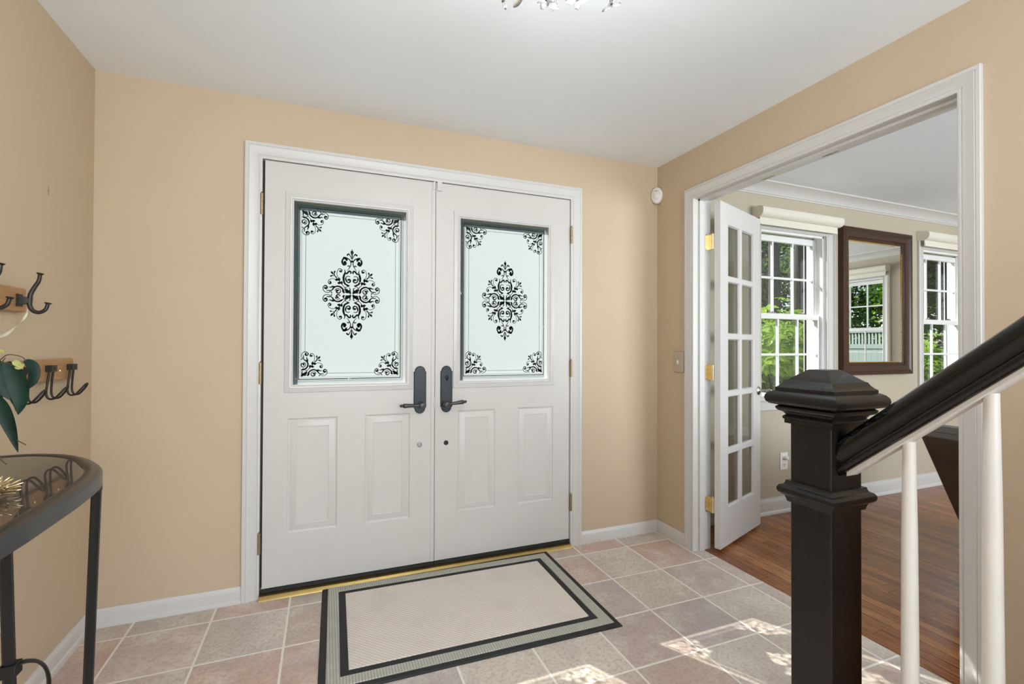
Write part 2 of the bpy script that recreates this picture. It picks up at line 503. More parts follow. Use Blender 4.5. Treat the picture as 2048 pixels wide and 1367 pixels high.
# ------------------------------------------------------------------ mesh helpers
class MB:
    def __init__(s):
        s.v, s.f = [], []

    def add(s, vs, fs):
        b = len(s.v)
        s.v += [tuple(map(float, p)) for p in vs]
        s.f += [[i + b for i in f] for f in fs]
        return s

    def box(s, x0, x1, y0, y1, z0, z1, M_=None):
        vs = [(x, y, z) for z in (z0, z1) for y in (y0, y1) for x in (x0, x1)]
        if M_:
            vs = [M_(*p) for p in vs]
        return s.add(vs, [[0, 2, 3, 1], [4, 5, 7, 6], [0, 1, 5, 4], [1, 3, 7, 5], [3, 2, 6, 7], [2, 0, 4, 6]])

    def loops(s, ls, closed=True, cap0=False, cap1=False):
        """bridge equal-count loops"""
        n = len(ls[0])
        vs = [p for l in ls for p in l]
        fs = []
        for i in range(len(ls) - 1):
            for j in range(n if closed else n - 1):
                k = (j + 1) % n
                fs.append([i * n + j, i * n + k, (i + 1) * n + k, (i + 1) * n + j])
        if cap0:
            fs.append(list(range(n))[::-1])
        if cap1:
            fs.append([(len(ls) - 1) * n + j for j in range(n)])
        return s.add(vs, fs)

    def tube(s, pts, r, n=10, cap=True, flat=None):
        pts = [Vector(p) for p in pts]
        rs = r if isinstance(r, (list, tuple)) else [r] * len(pts)
        ls = []
        prev = None
        for i, p in enumerate(pts):
            t = (pts[min(i + 1, len(pts) - 1)] - pts[max(i - 1, 0)]).normalized()
            if prev is None:
                a = Vector((0, 0, 1)) if abs(t.z) < 0.9 else Vector((1, 0, 0))
                nrm = t.cross(a).normalized()
            else:
                nrm = (prev - t * prev.dot(t)).normalized()
            prev = nrm
            b = t.cross(nrm)
            fa = flat or (1, 1)
            ls.append([p + (nrm * math.cos(2 * PI * k / n) * fa[0] + b * math.sin(2 * PI * k / n) * fa[1]) * rs[i] for k in range(n)])
        return s.loops(ls, True, cap, cap)

    def lathe(s, prof, org=(0, 0, 0), n=24, axis=(0, 0, 1), cap=True):
        ax = Vector(axis).normalized()
        a = Vector((1, 0, 0)) if abs(ax.x) < 0.9 else Vector((0, 1, 0))
        e1 = ax.cross(a).normalized()
        e2 = ax.cross(e1)
        o = Vector(org)
        ls = [[o + ax * h + (e1 * math.cos(2 * PI * k / n) + e2 * math.sin(2 * PI * k / n)) * max(r, 1e-5) for k in range(n)] for r, h in prof]
        return s.loops(ls, True, cap, cap)

    def ellipsoid(s, c, rad, n=16, m_=10):
        ls = []
        for i in range(m_ + 1):
            th = PI * i / m_
            ls.append([(c[0] + rad[0] * max(math.sin(th), 1e-3) * math.cos(2 * PI * k / n), c[1] + rad[1] * max(math.sin(th), 1e-3) * math.sin(2 * PI * k / n), c[2] + rad[2] * math.cos(th)) for k in range(n)])
        return s.loops(ls, True, True, True)

    def build(s, name, mat, parent=None, smooth=None, bevel=0.0, loc=None, seg=2):
        me = bpy.data.meshes.new(name)
        off = Vector((0, 0, 0))
        if parent is not None:
            r = parent
            while r.parent:
                r = r.parent
            off = Vector(r.location)
        elif loc is not None:
            off = Vector(loc)
        me.from_pydata([tuple(Vector(p) - off) for p in s.v], [], s.f)
        bm = bmesh.new()
        bm.from_mesh(me)
        bmesh.ops.recalc_face_normals(bm, faces=bm.faces)
        bm.to_mesh(me)
        bm.free()
        me.materials.append(mat)
        if smooth is not None:
            me.shade_smooth()
            me.set_sharp_from_angle(angle=math.radians(smooth))
        o = bpy.data.objects.new(name, me)
        C.objects.link(o)
        if parent is not None:
            o.parent = parent
        elif loc is not None:
            o.location = off
        if bevel:
            b = o.modifiers.new('bevel', 'BEVEL')
            b.width = bevel
            b.segments = seg
            b.limit_method = 'ANGLE'
            b.angle_limit = math.radians(40)
        return o


def tag(o, label=None, cat=None, group=None, kind=None):
    if label: o['label'] = label
    if cat: o['category'] = cat
    if group: o['group'] = group
    if kind: o['kind'] = kind
    return o


def empty(name, loc, label=None, cat=None, group=None, kind=None):
    o = bpy.data.objects.new(name, None)
    o.empty_display_size = 0.05
    C.objects.link(o)
    o.location = loc
    return tag(o, label, cat, group, kind)


def struct(mb, name, mat, label=None, **kw):
    o = mb.build(name, mat, **kw)
    o['kind'] = 'structure'
    if label: o['label'] = label
    return o


def copy_tree(o, parent=None):
    c = o.copy()
    C.objects.link(c)
    if parent is not None:
        c.parent = parent
    for ch in list(o.children):
        copy_tree(ch, c)
    return c


def curve_pts(ctrl, n=8):
    """Catmull-Rom through control tuples"""
    P = [np.array(p, float) for p in ctrl]
    P = [2 * P[0] - P[1]] + P + [2 * P[-1] - P[-2]]
    out = []
    for i in range(1, len(P) - 2):
        for k in range(n):
            t = k / n
            a, b, c, d = P[i - 1], P[i], P[i + 1], P[i + 2]
            out.append(0.5 * ((2 * b) + (-a + c) * t + (2 * a - 5 * b + 4 * c - d) * t * t + (-a + 3 * b - 3 * c + d) * t ** 3))
    out.append(P[-2])
    return out


def frame_u(mb, mp, prof, l, r, t, b):
    """three sided mitred casing; prof = [(outwards, depth)], mp(a, depth, z)"""
    ls = [[mp(l - w, d, b), mp(l - w, d, t + w), mp(r + w, d, t + w), mp(r + w, d, b)] for w, d in prof]
    mb.loops(ls + [ls[0]], closed=False)
    n = len(prof)
    mb.add([q[0] for q in ls], [list(range(n))])
    mb.add([q[3] for q in ls], [list(range(n))])
    return mb


def frame_o(mb, mp, prof, l, r, b, t):
    """closed mitred rectangular frame"""
    ls = [[mp(l - w, d, b - w), mp(r + w, d, b - w), mp(r + w, d, t + w), mp(l - w, d, t + w)] for w, d in prof]
    return mb.loops(ls + [ls[0]], closed=True)


def grid_face(mb, mp, xs, zs, holes, d):
    for i in range(len(xs) - 1):
        for j in range(len(zs) - 1):
            cx, cz = (xs[i] + xs[i + 1]) / 2, (zs[j] + zs[j + 1]) / 2
            if any(h[0] < cx < h[1] and h[2] < cz < h[3] for h in holes):
                continue
            mb.add([mp(xs[i], d, zs[j]), mp(xs[i + 1], d, zs[j]), mp(xs[i + 1], d, zs[j + 1]), mp(xs[i], d, zs[j + 1])], [[0, 1, 2, 3]])


def wall_with_holes(mb, mp, a0, a1, z0, z1, d0, d1, holes):
    """solid wall slab with rectangular through-holes"""
    xs = sorted({a0, a1, *[h[0] for h in holes], *[h[1] for h in holes]})
    zs = sorted({z0, z1, *[h[2] for h in holes], *[h[3] for h in holes]})
    xs = [x for x in xs if a0 <= x <= a1]
    zs = [z for z in zs if z0 <= z <= z1]
    grid_face(mb, mp, xs, zs, holes, d0)
    grid_face(mb, mp, xs, zs, holes, d1)
    def strip(p, q):
        mb.add([mp(p[0], d0, p[1]), mp(q[0], d0, q[1]), mp(q[0], d1, q[1]), mp(p[0], d1, p[1])], [[0, 1, 2, 3]])
    for (x0, x1, y0, y1) in [(a0, a1, z0, z1)] + holes:
        y0, y1 = max(y0, z0), min(y1, z1)
        strip((x0, y0), (x0, y1)); strip((x1, y0), (x1, y1)); strip((x0, y1), (x1, y1))
        if y0 > z0:
            strip((x0, y0), (x1, y0))
    return mb


def rect_loop(mp, x0, x1, z0, z1, ins, d):
    return [mp(x0 + ins, d, z0 + ins), mp(x1 - ins, d, z0 + ins), mp(x1 - ins, d, z1 - ins), mp(x0 + ins, d, z1 - ins)]


def profile_run(mb, prof, p0, p1, nrm):
    """extrude (depth, z) profile from p0 to p1 (floor points on the wall), nrm points into the room"""
    ls = [[(p[0] + nrm[0] * d, p[1] + nrm[1] * d, (p[2] if len(p) > 2 else 0) + z) for d, z in prof] for p in (p0, p1)]
    return mb.loops(ls, True, True, True)


# ------------------------------------------------------------------ the shell
H = 2.339
WL = -2.903
OY0, OY1, OT = -0.3301, -1.5629, 2.0437
DL, DR, DT = -2.272, -0.637, 2.0562
LRX, LRY, LRB = 4.2, -0.035, -4.6
FB = -5.0
mf = lambda a, d, z: (a, d, z)                     # front wall of the hall
ml = lambda a, d, z: (a, LRY + d, z)               # front wall of the living room
me_ = lambda a, d, z: (LRX + d, a, z)              # east wall of the living room
mr_ = lambda a, d, z: (d, a, z)                    # wall between hall and living room (d along x)

mb = MB(); mb.box(WL - 0.1, 0.065, FB - 0.1, 0.05, -0.06, 0.0)
struct(mb, 'floor', M['tile'], 'mottled pink and grey square floor tiles of the entry hall')
mb = MB(); mb.box(0.065, LRX + 0.1, LRB - 0.1, LRY + 0.05, -0.06, 0.0)
struct(mb, 'floor_living', M['plank'], 'glossy reddish brown oak strip floor of the living room')
mb = MB(); mb.box(WL - 0.1, 0.06, FB - 0.1, 0.15, H, H + 0.12)
struct(mb, 'ceiling', M['ceiling'], 'smooth white ceiling of the entry hall')
mb = MB(); mb.box(0.06, LRX + 0.15, LRB - 0.1, 0.15, H, H + 0.12)
struct(mb, 'ceiling_living', M['ceiling'], 'smooth white ceiling of the living room')

mb = MB(); wall_with_holes(mb, mf, WL - 0.1, 0.0, 0, H, 0.0, 0.15, [(DL - 0.02, DR + 0.02, -0.01, DT + 0.02)])
struct(mb, 'wall_front', M['wall'], 'beige entry wall around the white double doors')
mb = MB(); mb.box(WL - 0.1, WL, FB, 0.0, 0, H)
struct(mb, 'wall_left', M['wall'], 'beige side wall carrying the coat racks')
mb = MB(); wall_with_holes(mb, mr_, FB, 0.0, 0, H, 0.0, 0.113, [(OY1 - 0.02, OY0 + 0.02, -0.01, OT + 0.02)])
struct(mb, 'wall_right', M['wall'], 'beige wall with the cased living room opening')
mb = MB(); wall_with_holes(mb, lambda a, d, z: (a, FB + d, z), WL - 0.1, 0.1, 0, H, 0.0, -0.1, [(-2.18, -0.12, 0.6, 2.15)])
struct(mb, 'wall_back', M['wall'], 'beige wall at the back of the hall')

W1C, W2C, W3C = 1.1985, 3.075, -1.55
WH, WZ0, WZ1 = 0.350, 0.80, 2.035
mb = MB(); wall_with_holes(mb, ml, 0.113, LRX + 0.15, 0, H, 0.0, 0.150, [(W1C - WH, W1C + WH, WZ0, WZ1), (W2C - WH, W2C + WH, WZ0, WZ1)])
struct(mb, 'wall_living_front', M['wall_lr'], 'greige living room wall with two windows and the mirror')
mb = MB(); wall_with_holes(mb, me_, LRB, LRY, 0, H, 0.0, 0.15, [(W3C - WH, W3C + WH, WZ0, WZ1)])
struct(mb, 'wall_living_east', M['wall_lr'], 'greige living room side wall seen in the mirror')
mb = MB(); wall_with_holes(mb, lambda a, d, z: (a, LRB + d, z), 0.113, LRX + 0.15, 0, H, 0.0, -0.1, [(0.9, 3.5, 0.6, 2.1)])
struct(mb, 'wall_living_back', M['wall_lr'], 'greige wall at the back of the living room')
# living room side of the partition in the living room colour
mb = MB(); wall_with_holes(mb, mr_, LRB, LRY, 0, H, 0.113, 0.1145, [(OY1 - 0.02, OY0 + 0.02, -0.01, OT + 0.02)])
struct(mb, 'wall_living_west', M['wall_lr'], 'living room face of the wall with the opening')

# baseboards
BB = [(0, 0), (0.021, 0), (0.021, 0.010), (0.0185, 0.017), (0.0125, 0.021), (0.012, 0.052), (0.0105, 0.060), (0.007, 0.066), (0.005, 0.0735), (0, 0.0735)]
BB2 = [(0, 0), (0.014, 0), (0.013, 0.052), (0.0105, 0.060), (0.007, 0.066), (0.005, 0.0735), (0, 0.0735)]
LB = [(0, 0), (0.024, 0), (0.023, 0.012), (0.018, 0.02), (0.014, 0.023), (0.014, 0.085), (0.011, 0.095), (0.006, 0.104), (0.005, 0.112), (0, 0.112)]
CW = 0.0727
mb = MB(); profile_run(mb, BB, (WL, 0), (DL - CW, 0), (0, -1))
struct(mb, 'baseboard_front', M['trim'], 'white baseboard left of the double doors', smooth=30)
mb = MB(); profile_run(mb, BB2, (DR + CW, 0), (0, 0), (0, -1))
struct(mb, 'baseboard_corner', M['trim'], 'white baseboard right of the double doors', smooth=30)
mb = MB(); profile_run(mb, BB, (WL, 0), (WL, FB), (1, 0))
struct(mb, 'baseboard_left', M['trim'], 'white baseboard along the side wall under the table', smooth=30)
mb = MB(); profile_run(mb, BB2, (0, 0), (0, OY0 + 0.0646), (-1, 0))
struct(mb, 'baseboard_right', M['trim'], 'short white baseboard left of the opening', smooth=30)
mb = MB(); profile_run(mb, LB, (0.1145, LRY), (LRX, LRY), (0, -1))
struct(mb, 'baseboard_living_front', M['trim'], 'tall white baseboard under the living room windows', smooth=30)
mb = MB(); profile_run(mb, LB, (LRX, LRY), (LRX, LRB), (-1, 0))
struct(mb, 'baseboard_living_east', M['trim'], 'white baseboard along the living room side wall', smooth=30)
mb = MB(); profile_run(mb, LB, (0.1145, LRY), (0.1145, OY0 + 0.085), (1, 0))
struct(mb, 'baseboard_living_west', M['trim'], 'white baseboard behind the french door', smooth=30)

# crown moulding in the living room
CR = [(0, -0.078), (0.006, -0.078), (0.008, -0.070), (0.014, -0.066), (0.018, -0.055), (0.028, -0.040), (0.045, -0.026), (0.062, -0.018), (0.070, -0.012), (0.078, -0.010), (0.080, 0), (0, 0)]
mb = MB()
for p0, p1, nn in (((0.1145, LRY, H), (LRX, LRY, H), (0, -1)), ((LRX, LRY, H), (LRX, LRB, H), (-1, 0)), ((0.1145, LRB, H), (0.1145, LRY, H), (1, 0))):
    profile_run(mb, CR, p0, p1, nn)
struct(mb, 'trim_3', M['trim'], 'white crown moulding around the living room ceiling', smooth=30)

# casing profiles: (outwards from opening, depth towards viewer)
def casing(cw, d):
    return [(0, 0), (0, -0.010), (0.004, -0.012), (cw * 0.14, -0.012), (cw * 0.16, -0.0095), (cw * 0.20, -0.0095), (cw * 0.24, -0.012), (cw * 0.50, -0.0135),
            (cw * 0.62, -0.016), (cw * 0.74, -d), (cw * 0.78, -d + 0.002), (cw * 0.81, -d), (cw * 0.97, -d), (cw, -d + 0.002), (cw, 0)]


mb = MB()
frame_u(mb, mf, casing(CW, 0.018), DL, DR, DT, 0)
# jambs of the entry doors
mb.box(DL - 0.02, DL, 0, 0.15, 0, DT + 0.02); mb.box(DR, DR + 0.02, 0, 0.15, 0, DT + 0.02); mb.box(DL - 0.02, DR + 0.02, 0, 0.15, DT, DT + 0.02)
for s_ in ((DL, DL + 0.012), (DR - 0.012, DR)):
    mb.box(s_[0], s_[1], 0.05, 0.062, 0, DT)
mb.box(DL, DR, 0.05, 0.062, DT - 0.012, DT)
struct(mb, 'trim_1', M['trim'], 'white moulded casing around the double entry doors', smooth=30)

mb = MB()
cwo = 0.0646
mo = lambda a, d, z: (d, a, z)
frame_u(mb, mo, casing(cwo, 0.018), OY1, OY0, OT, 0)
frame_u(mb, lambda a, d, z: (0.1145 - d * 0.45, a, z), casing(cwo, 0.018), OY1, OY0, OT, 0)
e = 0.004
for y0, y1 in ((OY0 - e + 0.004, OY0 + 0.02), (OY1 - 0.02, OY1)):
    mb.box(0.0, 0.1145, y0, y1, 0, OT)
mb.box(0.0, 0.1145, OY1 - 0.02, OY0 + 0.02, OT, OT + 0.02)
# door stops
mb.box(0.030, 0.066, OY0 - 0.011, OY0, 0, OT); mb.box(0.030, 0.066, OY1, OY1 + 0.011, 0, OT); mb.box(0.030, 0.066, OY1, OY0, OT - 0.011, OT)
t2 = struct(mb, 'trim_2', M['trim'], 'white moulded casing and jambs of the living room opening', smooth=30)
for yy in (-1.06, -0.74):
    mb = MB(); mb.box(0.074, 0.1, yy - 0.035, yy + 0.035, OT - 0.002, OT + 0.001)
    mb.box(0.080, 0.094, yy - 0.014, yy + 0.014, OT - 0.006, OT - 0.002)
    o = mb.build('ball_catch', M['old_brass'], t2); o['label'] = 'small brass door catch in the head jamb'

# gold threshold
mb = MB()
mb.loops([[(x, -0.036, 0), (x, -0.034, 0.006), (x, -0.022, 0.017), (x, 0.0, 0.019), (x, 0.10, 0.019), (x, 0.10, 0)] for x in (DL, DR)], True, True, True)
struct(mb, 'trim_4', M['gold_sill'], 'gold metal threshold strip below the double doors', smooth=30)

# ------------------------------------------------------------------ etched pattern (signed distance on a fine grid)
PW, PH = 0.532, 0.884


def strokes_medallion(top=True, corner=False):
    """quarter of the scroll ornament, unit = metres, centre at 0"""
    k = 0.000382
    st = []

    def s(pts, r0, r1, r2=None, mirror=False):
        q = [(x * k, y * k) for x, y in pts]
        c = np.array(curve_pts(q, 7))
        t = np.linspace(0, 1, len(c))
        r = np.interp(t, [0, 0.5, 1], [r0, r1, r2 if r2 is not None else r1]) * k
        st.append((c, r))

    def hscroll(f):
        g = lambda pts: [f(p) for p in pts]
        s(g([(100, 22), (110, 62), (150, 95), (195, 96), (232, 66)]), 9, 10, 7)
        s(g([(98, 20), (112, 40), (106, 62)]), 10, 9, 4)
        s(g([(215, 88), (240, 92), (262, 82), (284, 86)]), 12, 8, 3)
        s(g([(226, 76), (240, 52), (262, 40), (284, 46)]), 10, 6, 3)
        s(g([(206, 40), (198, 62), (168, 70), (142, 52), (142, 26), (162, 10), (186, 18), (186, 38), (170, 44)]), 3, 6, 10)
        s(g([(206, 42), (190, 52), (160, 52)]), 3, 4, 2)
        s(g([(246, 44), (278, 16), (318, 16), (348, 42), (350, 80), (326, 102), (304, 86), (312, 64), (328, 70)]), 3, 5, 12)
        s(g([(270, 28), (286, 40), (304, 36)]), 3, 4, 6)
        s(g([(246, 8), (252, 18), (246, 24)]), 5, 6, 4)
    ident = lambda p: p
    swap = lambda p: (p[1], p[0])
    hscroll(ident)
    # lotus at the centre
    s([(18, 12), (34, 30), (56, 44), (66, 66)], 9, 19, 8)
    s([(16, 14), (40, 22), (70, 22), (84, 30)], 7, 8, 3)
    s([(14, 16), (22, 46), (22, 74), (40, 84)], 7, 7, 3)
    s([(70, 40), (84, 60), (78, 88), (60, 92)], 9, 6, 3)
    # diagonal stem with leaves
    s([(82, 82), (108, 108), (150, 160), (196, 218)], 4, 4, 4)
    for a, b in (((122, 126), (128, 168)), ((136, 140), (178, 142)), ((152, 166), (160, 214)), ((166, 180), (208, 182))):
        s([a, ((a[0] + b[0]) / 2 + 2, (a[1] + b[1]) / 2 + 2), b], 4, 15, 2)
    s([(180, 178), (232, 196), (276, 180), (290, 150), (276, 126), (258, 138), (266, 152)], 3, 4, 11)
    s([(160, 196), (184, 250), (178, 304), (152, 330), (128, 316), (132, 292), (148, 298)], 3, 4, 11)
    s([(194, 216), (200, 222)], 8, 8)
    s([(206, 228), (228, 254), (242, 268), (262, 290)], 3, 5, 1)
    s([(240, 266), (248, 276)], 12, 12)
    s([(206, 232), (218, 264), (212, 290)], 2, 5, 10)
    s([(212, 228), (238, 236), (258, 228)], 2, 5, 10)
    if corner:
        hscroll(swap)
        return [(c * 0.90, r * 0.90) for c, r in st]
    # vertical scroll
    s([(44, 114), (88, 140), (104, 200), (96, 252), (84, 284), (90, 322)], 9, 13, 4)
    s([(30, 112), (52, 108), (62, 126)], 5, 11, 4)
    s([(88, 276), (66, 270), (48, 290), (28, 306), (12, 292), (16, 276)], 9, 10, 8)
    s([(24, 232), (58, 236), (80, 204), (66, 166), (38, 154), (20, 172), (28, 194), (44, 190)], 4, 7, 12)
    s([(72, 226), (70, 196), (56, 172)], 2, 4, 2)
    # top stalk and its big curl
    s([(60, 312), (36, 340), (14, 392), (24, 446), (66, 474), (108, 462), (122, 420), (104, 388), (82, 398), (88, 418)], 3, 8, 17)
    s([(66, 448), (78, 470), (100, 474)], 12, 16, 14)
    s([(50, 322), (32, 350), (34, 376), (52, 370)], 3, 4, 7)
    s([(2, 430), (2, 440)], 9, 9)
    s([(2, 462), (2, 520), (2, 552), (2, 592)], 3, 8, 1)
    s([(2, 545), (2, 560)], 15, 15)
    s([(8, 464), (18, 496), (40, 530), (58, 516)], 2, 6, 10)
    return st


def etch_field():
    h = 0.0015
    nx, nz = int(round(PW / h)) + 1, int(round(PH / h)) + 1
    X = np.linspace(-PW / 2, PW / 2, nx)
    Z = np.linspace(-PH / 2, PH / 2, nz)
    F = np.full((nz, nx), 0.05)

    def stroke(c, r):
        for i in range(len(c) - 1):
            a, b, ra, rb = c[i], c[i + 1], r[i], r[i + 1]
            m_ = max(ra, rb) + 0.004
            i0, i1 = np.searchsorted(X, min(a[0], b[0]) - m_), np.searchsorted(X, max(a[0], b[0]) + m_)
            j0, j1 = np.searchsorted(Z, min(a[1], b[1]) - m_), np.searchsorted(Z, max(a[1], b[1]) + m_)
            if i1 <= i0 or j1 <= j0:
                continue
            gx, gz = X[None, i0:i1], Z[j0:j1, None]
            d = b - a
            L2 = max(d @ d, 1e-12)
            t = np.clip(((gx - a[0]) * d[0] + (gz - a[1]) * d[1]) / L2, 0, 1)
            dist = np.hypot(gx - a[0] - t * d[0], gz - a[1] - t * d[1]) - (ra + (rb - ra) * t)
            F[j0:j1, i0:i1] = np.minimum(F[j0:j1, i0:i1], dist)

    for c, r in strokes_medallion():
        for sx in (1, -1):
            for sz in (1, -1):
                stroke(c * np.array([sx, sz]) + np.array([0, 0.004]), np.maximum(r * 1.06, 0.0010))
    ci = 0.036
    for c, r in strokes_medallion(corner=True):
        for sx in (1, -1):
            for sz in (1, -1):
                q = c.copy()
                q = np.array([-PW / 2 + ci - 0.004, -PH / 2 + ci]) + q
                stroke(q * np.array([sx, sz]), np.maximum(r * 1.06, 0.0010))

    def line(x0, z0, x1, z1, w):
        stroke(np.array([[x0, z0], [x1, z1]]), np.array([w, w]))
    for ins, w in ((0.024, 0.0020), (0.0155, 0.0009)):
        x, z = PW / 2 - ins, PH / 2 - ins
        line(-x, -z, x, -z, w); line(-x, z, x, z, w); line(-x, -z, -x, z, w); line(x, -z, x, z, w)
    x, z = PW / 2 - 0.052, PH / 2 - 0.052
    line(-PW / 2 + 0.155, -z, PW / 2 - 0.155, -z, 0.0010); line(-PW / 2 + 0.155, z, PW / 2 - 0.155, z, 0.0010)
    line(-x, -PH / 2 + 0.155, -x, PH / 2 - 0.155, 0.0010); line(x, -PH / 2 + 0.155, x, PH / 2 - 0.155, 0.0010)
    return X, Z, F


def etched_mesh():
    X, Z, F = etch_field()
    nx, nz = len(X), len(Z)
    co = np.zeros((nz, nx, 3), np.float32)
    co[:, :, 0] = X[None]
    co[:, :, 2] = Z[:, None]
    idx = np.arange(nx * nz).reshape(nz, nx)
    q = np.stack([idx[:-1, :-1], idx[:-1, 1:], idx[1:, 1:], idx[1:, :-1]], -1).reshape(-1, 4)
    me = bpy.data.meshes.new('etched_pane')
    me.vertices.add(nx * nz)
    me.vertices.foreach_set('co', co.ravel())
    me.loops.add(q.size)
    me.loops.foreach_set('vertex_index', q.ravel().astype(np.int32))
    me.polygons.add(len(q))
    me.polygons.foreach_set('loop_start', (np.arange(len(q)) * 4).astype(np.int32))
    me.update(calc_edges=True)
    at = me.attributes.new('etch', 'FLOAT', 'POINT')
    at.data.foreach_set('value', F.ravel().astype(np.float32))
    G = np.minimum(PW / 2 - np.abs(X)[None], PH / 2 - np.abs(Z)[:, None])
    mg = np.clip((0.0215 - G) / 0.001, 0, 1) + 0.75 * np.clip((G - 0.0275) / 0.001, 0, 1) * np.clip((0.0365 - G) / 0.001, 0, 1)
    a2 = me.attributes.new('margin', 'FLOAT', 'POINT')
    a2.data.foreach_set('value', mg.ravel().astype(np.float32))
    me.materials.append(M['pane'])
    me.validate()
    return me


PANE = etched_mesh()


# ------------------------------------------------------------------ entry doors
def arch_plate(cx, z0, z1, hw):
    """outline of the handle escutcheon: straight sides with small shoulders and round ends"""
    out = []
    rr = hw - 0.005
    for sgn, zc in ((1, z1 - rr), (-1, z0 + rr)):
        a0, a1 = (0, PI) if sgn > 0 else (PI, 2 * PI)
        out.append((cx + sgn * hw, zc - sgn * 0.010))
        out.append((cx + sgn * hw, zc - sgn * 0.002))
        for k in range(13):
            t = a0 + (a1 - a0) * k / 12
            out.append((cx + rr * math.cos(t), zc + rr * math.sin(t)))
        out.append((cx - sgn * hw, zc - sgn * 0.002))
        out.append((cx - sgn * hw, zc - sgn * 0.010))
    return out


def entry_door(name, x0, x1, gx, panels, hx, lever_dir, dead_mat, hinge_x, label, thumb):
    z0, z1 = 0.042, DT - 0.003
    root = empty(name, ((x0 + x1) / 2, 0, 0.02), label, 'door', kind='structure')
    gz0, gz1 = 0.992, 0.992 + PH
    g = (gx - PW / 2 - 0.012, gx + PW / 2 + 0.012, gz0 - 0.012, gz1 + 0.012)
    holes = [g] + [(p[0], p[1], 0.285, 0.831) for p in panels]
    xs = sorted({x0, x1, *[h[0] for h in holes], *[h[1] for h in holes]})
    zs = sorted({z0, z1, *[h[2] for h in holes], *[h[3] for h in holes]})
    mb = MB()
    grid_face(mb, mf, xs, zs, holes, 0.0)
    grid_face(mb, mf, xs, zs, [g], 0.045)
    for a, b in (((x0, z0), (x0, z1)), ((x1, z0), (x1, z1)), ((x0, z0), (x1, z0)), ((x0, z1), (x1, z1))):
        mb.add([mf(a[0], 0, a[1]), mf(b[0], 0, b[1]), mf(b[0], 0.045, b[1]), mf(a[0], 0.045, a[1])], [[0, 1, 2, 3]])
    mb.loops([rect_loop(mf, *g, 0, 0.0), rect_loop(mf, *g, 0, 0.045)])
    for p in panels:
        R = (p[0], p[1], 0.285, 0.831)
        mb.loops([rect_loop(mf, *R, i, d) for i, d in ((0, 0.0), (0.003, 0.0035), (0.008, 0.0055), (0.012, 0.0055), (0.016, 0.004), (0.040, -0.0005), (0.043, 0.001), (0.046, 0.0012))], True, False, True)
    leaf = mb.build('door_leaf', M['door'], root, smooth=20)
    # raised glazing frame, inside and outside
    mb = MB()
    prof = [(-0.0, 0.014), (0.0, -0.003), (0.005, -0.005), (0.009, -0.010), (0.014, -0.011), (0.018, -0.0085), (0.024, -0.0085), (0.030, -0.006), (0.036, -0.005), (0.038, 0.0), (0.012, 0.0), (0.012, 0.014)]
    frame_o(mb, mf, prof, gx - PW / 2, gx + PW / 2, gz0, gz1)
    prof = [(0.0, 0.016), (0.0, 0.053), (0.034, 0.055), (0.036, 0.045), (0.012, 0.045), (0.012, 0.016)]
    frame_o(mb, mf, prof, gx - PW / 2, gx + PW / 2, gz0, gz1)
    mb.build('glazing_frame', M['trim'], root, smooth=25)
    o = bpy.data.objects.new('glass_pane', PANE)
    C.objects.link(o)
    o.parent = root
    o.location = Vector((gx, 0.015, (gz0 + gz1) / 2)) - Vector(root.location)
    o['label'] = 'frosted glass with dark scroll medallion and corner ornaments'
    # black sweep
    mb = MB(); mb.box(x0, x1, 0.004, 0.040, 0.0195, 0.042)
    mb.box(x0, x1, -0.003, 0.004, 0.024, 0.040)
    mb.build('door_sweep', M['black_rubber'], root)
    # handle set
    ol = arch_plate(hx, 0.826, 1.075, 0.0325)
    mb = MB()
    cxz = (hx, 0.95)
    lp = lambda f, d: [mf(cxz[0] + (a - cxz[0]) * f, d, cxz[1] + (b - cxz[1]) * (1 - (1 - f) * 0.3)) for a, b in ol]
    mb.loops([lp(1, 0), lp(1, -0.005), lp(0.9, -0.008)], True, True, True)
    plate = mb.build('handle_plate', M['slate_metal'], root, smooth=30)
    zl = 0.873
    mb = MB()
    mb.lathe([(0.019, 0), (0.019, 0.006), (0.014, 0.010), (0.010, 0.014), (0.010, 0.034), (0.016, 0.038), (0.0165, 0.048), (0.012, 0.054), (0, 0.055)], (hx + (0.004 if lever_dir < 0 else -0.008), -0.008, zl), 20, (0, -1, 0))
    xb = hx + (0.004 if lever_dir < 0 else -0.008)
    dz = 0.002 if lever_dir < 0 else 0.012
    L = 0.118 if lever_dir < 0 else 0.112
    pr = [(-0.018, 0.007), (-0.006, 0.009), (0.01, 0.0065), (0.03, 0.0075), (0.075, 0.0105), (0.088, 0.0115), (0.092, 0.009), (0.094, 0.006), (0.099, 0.0075), (0.104, 0.007), (0.108, 0.003), (0.110, 0.0005)]
    mb.tube([(xb + lever_dir * a * L / 0.112, -0.050, zl + dz * max(a, 0) / 0.11) for a, _ in pr], [r for _, r in pr], 14)
    mb.build('lever', M['lever'], root, smooth=40)
    if thumb:
        mb = MB()
        mb.lathe([(0.011, 0), (0.011, 0.006), (0.008, 0.008)], (hx + 0.002, -0.008, 1.012), 16, (0, -1, 0))
        mb.ellipsoid((hx + 0.002, -0.022, 1.012), (0.005, 0.008, 0.016), 12, 8)
        mb.build('thumb_turn', M['slate_metal'], root, smooth=40)
    # lower lock
    mb = MB()
    mb.lathe([(0.0125, 0), (0.0125, 0.003), (0.010, 0.004), (0.0095, 0.002), (0.004, 0.002), (0.004, 0.004), (0, 0.004)], (hx, 0.0, 0.6625), 20, (0, -1, 0))
    mb.build('lock_cylinder', dead_mat, root, smooth=30)
